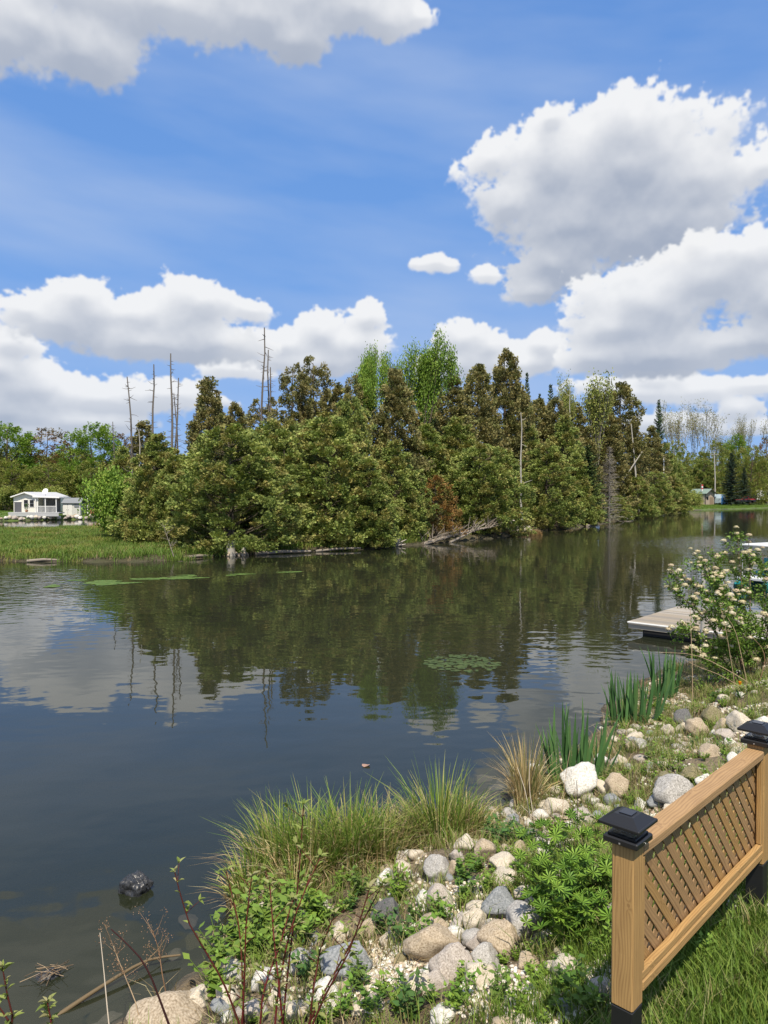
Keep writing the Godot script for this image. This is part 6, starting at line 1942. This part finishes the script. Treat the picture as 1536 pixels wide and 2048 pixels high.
func make_right_shore() -> void:
	var o := thing("boat_shed", Vector3(85.5, 0.95, -192.0), 0.62, "small tan shed with a green metal roof on the far right shore", "shed")
	var tan_ := plain("tan_siding", 0.40, 0.325, 0.25, 0.7)
	part("wall", solid([[-2.1, -0.3], [2.1, -0.3], [2.1, 2.75], [0.0, 3.85], [-2.1, 2.75]], Vector3.RIGHT, Vector3.UP, Vector3(0, 0, -4.4), Vector3(0, 0, 4.4)), tan_, o)
	for s in [-1.0, 1.0]:
		part("roof", board(Vector3(2.75, 0.10, 5.4), 0.02), plain("green_metal_roof", 0.20, 0.27, 0.225, 0.45), o, Vector3(s * 1.2, 3.42, -2.1), Basis(Vector3.BACK, -s * 0.482))
		part("bargeboard", board(Vector3(2.75, 0.24, 0.08), 0.01), plain("dark_trim", 0.055, 0.045, 0.04, 0.6), o, Vector3(s * 1.2, 3.30, 0.62), Basis(Vector3.BACK, -s * 0.482))
		part("corner_board", board(Vector3(0.14, 3.0, 0.14), 0.01), plain("dark_trim", 0.055, 0.045, 0.04, 0.6), o, Vector3(s * 2.1, 1.2, 0.04))
	part("door", board(Vector3(1.6, 2.1, 0.06), 0.02), plain("brown_door", 0.26, 0.19, 0.13, 0.7), o, Vector3(0.8, 0.85, 0.05))
	part("window", board(Vector3(0.8, 0.7, 0.06), 0.01), plain("dark_glass", 0.02, 0.022, 0.026, 0.08), o, Vector3(-1.1, 1.6, 0.05))
	var f := thing("wind_sock", Vector3(83.0, 4.2, -191.5), 0.0, "red and white wind sock hanging above the tan shed", "wind sock")
	var pm := MB.new()
	pm.tube(pv([Vector3(0, -3.2, 0), Vector3(0, 0, 0), Vector3(0, 2.1, 0)]), pf([0.05, 0.05, 0.04]), 6, Color.WHITE)
	part("pole", pm.mesh(), plain("galvanised", 0.45, 0.45, 0.46, 0.4, 0.4), f)
	for k in 4:
		var m := MB.new()
		m.tube(pv([Vector3(0.28, 1.95 - k * 0.42, 0), Vector3(0.29, 1.75 - k * 0.42, 0), Vector3(0.3, 1.54 - k * 0.42, 0)]), pf([0.24 - k * 0.02, 0.235 - k * 0.02, 0.23 - k * 0.02]), 10, Color.WHITE)
		part("band", m.mesh(), plain("sock_red", 0.55, 0.06, 0.06, 0.7) if k % 2 == 0 else plain("sock_white", 0.75, 0.72, 0.70, 0.7), f)
	# covered boat trailer: pale tarp over a blue flank
	var t := thing("tarped_trailer", Vector3(89.6, 0.95, -192.5), 0.5, "pale blue tarp draped over a trailer beside the tan shed", "trailer")
	part("tarp", solid([[-1.3, 0.35], [1.5, 0.1], [1.5, 0.9], [0.7, 1.25], [0.35, 2.5], [-0.9, 2.65], [-1.3, 1.6]], Vector3.RIGHT, Vector3.UP, Vector3(0, 0, -2.2), Vector3(0, 0, 2.2)), plain("pale_tarp", 0.50, 0.62, 0.70, 0.5), t)
	part("flank", solid([[-1.28, 0.05], [-0.55, 0.05], [0.35, 0.45], [-0.5, 1.7], [-0.95, 2.35], [-1.32, 1.6]], Vector3.RIGHT, Vector3.UP, Vector3(0, 0, 0.02), Vector3(0, 0, 0.06)), plain("blue_tarp", 0.06, 0.20, 0.48, 0.5), t)
	for x in [-0.7, 0.7]:
		var m := MB.new()
		m.tube(pv([Vector3(x, 0.22, -0.9), Vector3(x, 0.22, 0.0), Vector3(x, 0.22, 0.14)]), pf([0.24, 0.24, 0.22]), 12, Color.WHITE, true)
		part("wheel", m.mesh(), plain("tyre", 0.02, 0.02, 0.02, 0.8), t)
	# red pickup, side on, nose to the left
	var p := thing("pickup_truck", Vector3(98.6, 1.12, -200.0), 0.10, "red and dark pickup truck parked on the far lawn", "truck")
	var red := plain("red_paint", 0.33, 0.035, 0.045, 0.25)
	var navy := plain("dark_paint", 0.020, 0.024, 0.035, 0.3)
	part("lower_body", solid([[-2.7, 0.45], [2.7, 0.45], [2.72, 0.95], [-2.75, 0.95]], Vector3.RIGHT, Vector3.UP, Vector3(0, 0, -0.95), Vector3(0, 0, 1.9)), navy, p)
	part("upper_body", solid([[-2.7, 0.952], [2.7, 0.952], [2.7, 1.28], [0.75, 1.28], [0.75, 1.22], [-1.0, 1.22], [-2.65, 1.12]], Vector3.RIGHT, Vector3.UP, Vector3(0, 0, -0.94), Vector3(0, 0, 1.88)), red, p)
	part("cab", solid([[-1.05, 1.222], [0.78, 1.222], [0.62, 1.86], [-0.45, 1.90]], Vector3.RIGHT, Vector3.UP, Vector3(0, 0, -0.85), Vector3(0, 0, 1.70)), red, p)
	part("side_window", solid([[-0.75, 1.30], [0.62, 1.30], [0.50, 1.76], [-0.38, 1.78]], Vector3.RIGHT, Vector3.UP, Vector3(0, 0, 0.852), Vector3(0, 0, 0.02)), plain("dark_glass", 0.02, 0.022, 0.026, 0.08), p)
	part("bumper", board(Vector3(0.16, 0.22, 1.85), 0.04), plain("chrome", 0.5, 0.5, 0.5, 0.25, 0.8), p, Vector3(-2.82, 0.55, 0))
	part("headlight", board(Vector3(0.06, 0.16, 0.3), 0.02), plain("lamp_glass", 0.7, 0.7, 0.7, 0.2), p, Vector3(-2.74, 0.86, 0.68))
	for x in [-1.75, 1.65]:
		for z in [-0.80, 0.80]:
			var m := MB.new()
			m.tube(pv([Vector3(0, 0, -0.13), Vector3(0, 0, 0.0), Vector3(0, 0, 0.13)]), pf([0.39, 0.40, 0.39]), 16, Color.WHITE, true)
			var w := part("wheel", m.mesh(), plain("tyre", 0.02, 0.02, 0.02, 0.8), p, Vector3(x, 0.40, z * 1.08))
			var r := MB.new()
			r.tube(pv([Vector3(0, 0, -0.14), Vector3(0, 0, 0), Vector3(0, 0, 0.14)]), pf([0.2, 0.2, 0.2]), 10, Color.WHITE, true)
			part("rim", r.mesh(), plain("chrome", 0.5, 0.5, 0.5, 0.25, 0.8), w)
	# camper at the right edge
	var c := thing("camper_trailer", Vector3(111.2, 1.6, -212.0), 0.0, "white camper trailer at the right edge behind the pickup", "camper")
	part("body", solid([[-3.2, 0.5], [3.4, 0.5], [3.4, 3.1], [-1.8, 3.3], [-2.9, 2.6], [-3.2, 1.6]], Vector3.RIGHT, Vector3.UP, Vector3(0, 0, -2.4), Vector3(0, 0, 2.4)), plain("camper_white", 0.72, 0.72, 0.70, 0.35), c)
	part("window", board(Vector3(1.2, 0.8, 0.05), 0.05), plain("dark_glass", 0.02, 0.022, 0.026, 0.08), c, Vector3(0.3, 2.0, 0.02))
	part("stripe", board(Vector3(6.2, 0.18, 0.03), 0.01), plain("camper_stripe", 0.25, 0.22, 0.20, 0.5), c, Vector3(0.1, 1.1, 0.015))
	for x in [0.4, 1.3]:
		var m := MB.new()
		m.tube(pv([Vector3(x, 0.35, -0.3), Vector3(x, 0.35, 0.0), Vector3(x, 0.35, 0.05)]), pf([0.36, 0.36, 0.34]), 14, Color.WHITE, true)
		part("wheel", m.mesh(), plain("tyre", 0.02, 0.02, 0.02, 0.8), c)
	# utility pole
	var u := thing("utility_pole", on_ground(90.5, -200.0), 0.0, "grey wooden utility pole between the round cedar and the spruce", "utility pole")
	var um := MB.new()
	um.tube(pv([Vector3(0, -0.5, 0), Vector3(0, 7, 0), Vector3(-0.35, 14.2, 0)]), pf([0.19, 0.16, 0.12]), 8, Color(0.42, 0.40, 0.37), true)
	part("pole", um.mesh(), leafy("weathered_post", 0.0, 0.8), u)
	part("crossarm", board(Vector3(2.4, 0.14, 0.12), 0.02), plain("old_wood", 0.30, 0.28, 0.25, 0.8), u, Vector3(-0.33, 13.6, 0.16))
	for x in [-1.0, 0.0, 1.0]:
		part("insulator", board(Vector3(0.12, 0.2, 0.12), 0.03), plain("porcelain", 0.5, 0.5, 0.48, 0.3), u, Vector3(-0.33 + x, 13.78, 0.16))
	# white birdhouse on a pole
	var b := thing("birdhouse", Vector3(51.2, 0.4, -134.0), 0.0, "white birdhouse pole standing above the shore cedars", "birdhouse")
	var bm := MB.new()
	bm.tube(pv([Vector3(0, -0.3, 0), Vector3(0, 5, 0), Vector3(0, 9.0, 0)]), pf([0.09, 0.09, 0.09]), 6, Color.WHITE)
	part("pole", bm.mesh(), plain("white_trim", 0.78, 0.78, 0.76, 0.5), b)
	part("box", board(Vector3(0.34, 0.9, 0.34), 0.03), plain("white_trim", 0.78, 0.78, 0.76, 0.5), b, Vector3(0, 9.4, 0))
	part("roof", board(Vector3(0.5, 0.10, 0.5), 0.03), plain("dark_trim", 0.055, 0.045, 0.04, 0.6), b, Vector3(0, 10.02, 0))
	# gravel drive behind the lawn
	var dr := MB.new()
	for k in 12:
		var xa := 91.0 + k * 2.0
		dr.quad(Vector3(xa, hgt(xa, -206.0) + 0.06, -206.0), Vector3(xa + 2.0, hgt(xa + 2.0, -206.0) + 0.06, -206.0), Vector3(xa + 2.0, hgt(xa + 2.0, -202.5) + 0.06, -202.5), Vector3(xa, hgt(xa, -202.5) + 0.06, -202.5), Color(0.5, 0.46, 0.38))
	solo("driveway", dr.mesh(), leafy("gravel", 0.0, 0.9), Vector3.ZERO, 0.0, "pale gravel drive behind the far lawn", "", "", "structure")
	# low dock at the right edge of the far lawn
	var k := thing("shore_dock", Vector3(103.5, 0.0, -190.0), 0.15, "dark low dock on the far shore at the right edge", "dock")
	for j in 10:
		part("plank", board(Vector3(0.42, 0.06, 3.0), 0.01), plain("old_wood", 0.30, 0.28, 0.25, 0.8), k, Vector3(j * 0.45, 0.95, 0))
	for x in [0.2, 4.0]:
		for z in [-1.2, 1.2]:
			part("pile", board(Vector3(0.2, 1.9, 0.2), 0.02), plain("dark_trim", 0.055, 0.045, 0.04, 0.6), k, Vector3(x, 0.0, z))

# ------------------------------------------------------------------ drift along the wooded point
func make_drift() -> void:
	rng.seed = 800
	var dry := Color(0.27, 0.235, 0.19)
	# stump and its split companion
	for k in 2:
		var o := thing("tree_stump", Vector3([-8.38, -7.72][k], 0.0, [-39.9, -40.1][k]), 0.0, ["pale weathered stump standing in the water by the cedars", "smaller broken stump right of the pale one"][k], "stump", "stumps at the tip of the point")
		var h: float = [0.85, 0.55][k]
		var m := MB.new()
		var r := 0.24 if k == 0 else 0.13
		m.tube(pv([Vector3(0, -0.5, 0), Vector3(0, 0.0, 0), Vector3(0.01, h * 0.5, 0), Vector3(0.03, h, 0)]), pf([r * 1.5, r * 1.25, r, r * 0.95]), 11, Color(0.43, 0.41, 0.37), true)
		part("trunk", m.mesh(), leafy("weathered_post", 0.0, 0.8), o)
		for j in 4:
			var q := MB.new()
			var a := j * 1.7 + k
			q.tube(pv([Vector3(cos(a) * r * 0.7, h * 0.25, sin(a) * r * 0.7), Vector3(cos(a) * r * 1.6, 0.08, sin(a) * r * 1.6), Vector3(cos(a) * r * 2.4, -0.2, sin(a) * r * 2.4)]), pf([0.08, 0.07, 0.03]), 6, Color(0.40, 0.34, 0.27))
			part("root", q.mesh(), leafy("weathered_post", 0.0, 0.8), o)
	# logs
	var logs := [[[-7.2, 0.06, -40.6], [-4.2, 0.10, -41.9], 0.11, "long bleached log lying along the shore right of the stumps"], [[-10.3, 0.10, -37.6], [-9.1, 0.08, -38.9], 0.09, "short bleached log at the corner of the grassy point"], [[-17.6, 0.06, -36.0], [-16.1, 0.10, -36.2], 0.08, "grey driftwood at the edge of the marsh grass"],
		[[-4.0, 0.05, -42.6], [-1.4, 0.14, -43.9], 0.08, "bleached log below the slim bright cedar"], [[21.5, 0.08, -77.3], [24.0, 0.10, -82.2], 0.14, "pale log at the foot of the layered spruce"], [[32.5, 0.15, -98.5], [37.5, 0.2, -108.0], 0.2, "drift log under the low shore cedars"]]
	for l in logs:
		var a := Vector3(l[0][0], l[0][1], l[0][2])
		var b := Vector3(l[1][0], l[1][1], l[1][2])
		var m := MB.new()
		m.tube(pv([Vector3.ZERO, (b - a) * 0.5 + Vector3(0, 0.05, 0), b - a]), pf([l[2], l[2] * 0.85, l[2] * 0.6]), 8, dry, true)
		solo("drift_log", m.mesh(), leafy("weathered_post", 0.0, 0.8), a, 0.0, l[3], "log")
	# fallen tree: a bleached stem lying in the water with upright dead branches
	var o := thing("fallen_tree", Vector3(4.0, 0.05, -50.6), 0.0, "fallen bleached tree with bare branches along the shore", "dead tree")
	var from := Vector3(2.6, 0.02, -48.9)
	var to := Vector3(9.2, 1.0, -57.0)
	stem_part("stem", PackedVector3Array([from, from.lerp(to, 0.35) + Vector3(0, 0.15, 0), from.lerp(to, 0.7) + Vector3(0, 0.1, 0), to]), 0.14, 0.05, dry, o)
	stem_part("stem", PackedVector3Array([Vector3(4.6, 0.02, -51.0), Vector3(6.2, 0.55, -53.2), Vector3(8.6, 1.55, -56.6)]), 0.10, 0.03, dry, o)
	for k in 64:
		var t := rng.randf_range(0.0, 0.95)
		var q := from.lerp(to, t) + Vector3(rng.randf_range(-0.5, 0.3), 0.05, rng.randf_range(-0.3, 0.5))
		var d := Vector3(rng.randf_range(-0.2, 1.3), rng.randf_range(0.25, 1.0), rng.randf_range(-0.4, 0.4)).normalized() * rng.randf_range(0.5, 1.4)
		stem_part("branch", PackedVector3Array([q, q + d * 0.5 + Vector3(0, 0.12, 0), q + d]), 0.032, 0.010, Color(0.26, 0.225, 0.185) if k % 3 else Color(0.17, 0.14, 0.11), o)
	# upturned root
	var u := thing("root_tangle", Vector3(0.75, 0.0, -47.2), 0.0, "pale upturned root tangle at the water, left of the fallen tree", "root")
	for k in 16:
		var d := Vector3(rng.randf_range(-1, 1), rng.randf_range(-0.1, 1.2), rng.randf_range(-0.4, 0.4)).normalized() * rng.randf_range(0.4, 1.0)
		var q := u.position + Vector3(rng.randf_range(-0.2, 0.2), 0.05, 0)
		stem_part("root", PackedVector3Array([q, q + d * 0.6 + rv() * 0.1, q + d]), 0.07, 0.015, Color(0.45, 0.41, 0.36), u)
	# grey mound of sticks and earth
	var m := solo("shore_mound", stone_mesh(811, 9, 0.30, 4, 14.0), stone_mat("pinkgrey"), Vector3.ZERO, 0.0, "grey earthen mound at the waterline between two cedars", "mound")
	m.transform = Transform3D(Basis(Vector3.UP, 0.5).scaled(Vector3(1.35, 1.0, 1.1)), Vector3(11.4, 0.25, -62.6))
	var red := tuft(14, 0.4, 0.35, 0.012, [Color(0.24, 0.13, 0.06), Color(0.30, 0.20, 0.09), Color(0.20, 0.15, 0.06)], 812, 1.0)
	var places := []
	rng.seed = 813
	for k in 260:
		places.append(Transform3D(Basis(Vector3.UP, rng.randf() * 6.0), Vector3(rng.randf_range(8.6, 13.0), 0.02, 0) + Vector3(0, 0, -62.0 + rng.randf_range(-1.5, 1.6))))
	var r := many("rusty_sedge", red, leafy("grass_blades", 0.45, 0.5), places, [], self)
	tag(r, "rusty brown sedge fringe in front of the grey mound", "sedge")
	# crossed pale poles
	var ends := [[[34.4, 5.5, -105.2], [37.1, 9.6, -105.2], "pale dead pole leaning right, one of the crossed pair"], [[36.3, 6.4, -105.6], [35.6, 13.6, -105.6], "pale dead pole leaning left, one of the crossed pair"]]
	for e in ends:
		var a := Vector3(e[0][0], e[0][1], e[0][2])
		var b := Vector3(e[1][0], e[1][1], e[1][2])
		a = b + (a - b) * ((b.y - 0.3) / (b.y - a.y))
		var q := MB.new()
		q.tube(pv([Vector3.ZERO, (b - a) * 0.5, b - a]), pf([0.15, 0.12, 0.07]), 7, PALE_BARK, true)
		solo("leaning_pole", q.mesh(), leafy("bark", 0.0, 0.9), a, 0.0, e[2], "dead tree", "crossed pale poles")
	# dead sapling at the corner of the marsh
	var ds := thing("dead_sapling", on_ground(-10.6, -37.0), 0.0, "bare grey sapling at the right corner of the marsh grass", "sapling")
	var bp := ds.position
	stem_part("stem", PackedVector3Array([bp, bp + Vector3(-0.25, 0.8, 0), bp + Vector3(-0.55, 1.7, 0)]), 0.03, 0.01, Color(0.25, 0.22, 0.18), ds)
	for k in 16:
		var t := rng.randf_range(0.2, 1.0)
		var q := bp + Vector3(-0.55 * t, 1.7 * t, 0)
		var d := Vector3(rng.randf_range(-1, 1), rng.randf_range(0.2, 1.0), rng.randf_range(-0.5, 0.5)).normalized() * rng.randf_range(0.25, 0.6)
		stem_part("twig", PackedVector3Array([q, q + d * 0.5, q + d]), 0.010, 0.004, Color(0.25, 0.22, 0.18), ds)

func _ready() -> void:
	# camera
	var cam := Camera3D.new()
	cam.name = "camera"
	cam.fov = 70.0
	cam.near = 0.05
	cam.far = 3000.0
	add_child(cam)
	cam.position = Vector3(0, 3.3, 0)
	cam.rotation_degrees = Vector3(-1.3, 0, 0)
	cam.current = true
	# sky
	relief.seed = 7
	relief.frequency = 0.5
	relief.fractal_octaves = 3
	var env := Environment.new()
	env.background_mode = Environment.BG_SKY
	var sky := Sky.new()
	var pan := PanoramaSkyMaterial.new()
	pan.panorama = sky_panorama()
	sky.sky_material = pan
	env.sky = sky
	env.tonemap_mode = Environment.TONE_MAPPER_LINEAR
	env.tonemap_exposure = 1.15
	env.background_energy_multiplier = 0.9
	env.sdfgi_enabled = true
	env.ssao_enabled = true
	env.ssil_enabled = true
	var we := WorldEnvironment.new()
	we.name = "environment"
	we.environment = env
	add_child(we)
	# sun: high behind the camera, a little to its right
	var sun := DirectionalLight3D.new()
	sun.name = "sun"
	sun.light_energy = 1.6
	sun.light_color = Color(1.0, 0.955, 0.88)
	sun.light_angular_distance = 0.5
	sun.shadow_enabled = true
	add_child(sun)
	sun.rotation_degrees = Vector3(-58, 3, 0)
	make_ground()
	make_water()
	make_protos()
	plant_trees()
	make_grass()
	make_lily()
	make_fence()
	make_stones()
	make_shore_plants()
	make_dogwood()
	make_flower_shrub()
	make_dead_stalks()
	make_dock()
	make_left_shore()
	make_right_shore()
	make_drift()
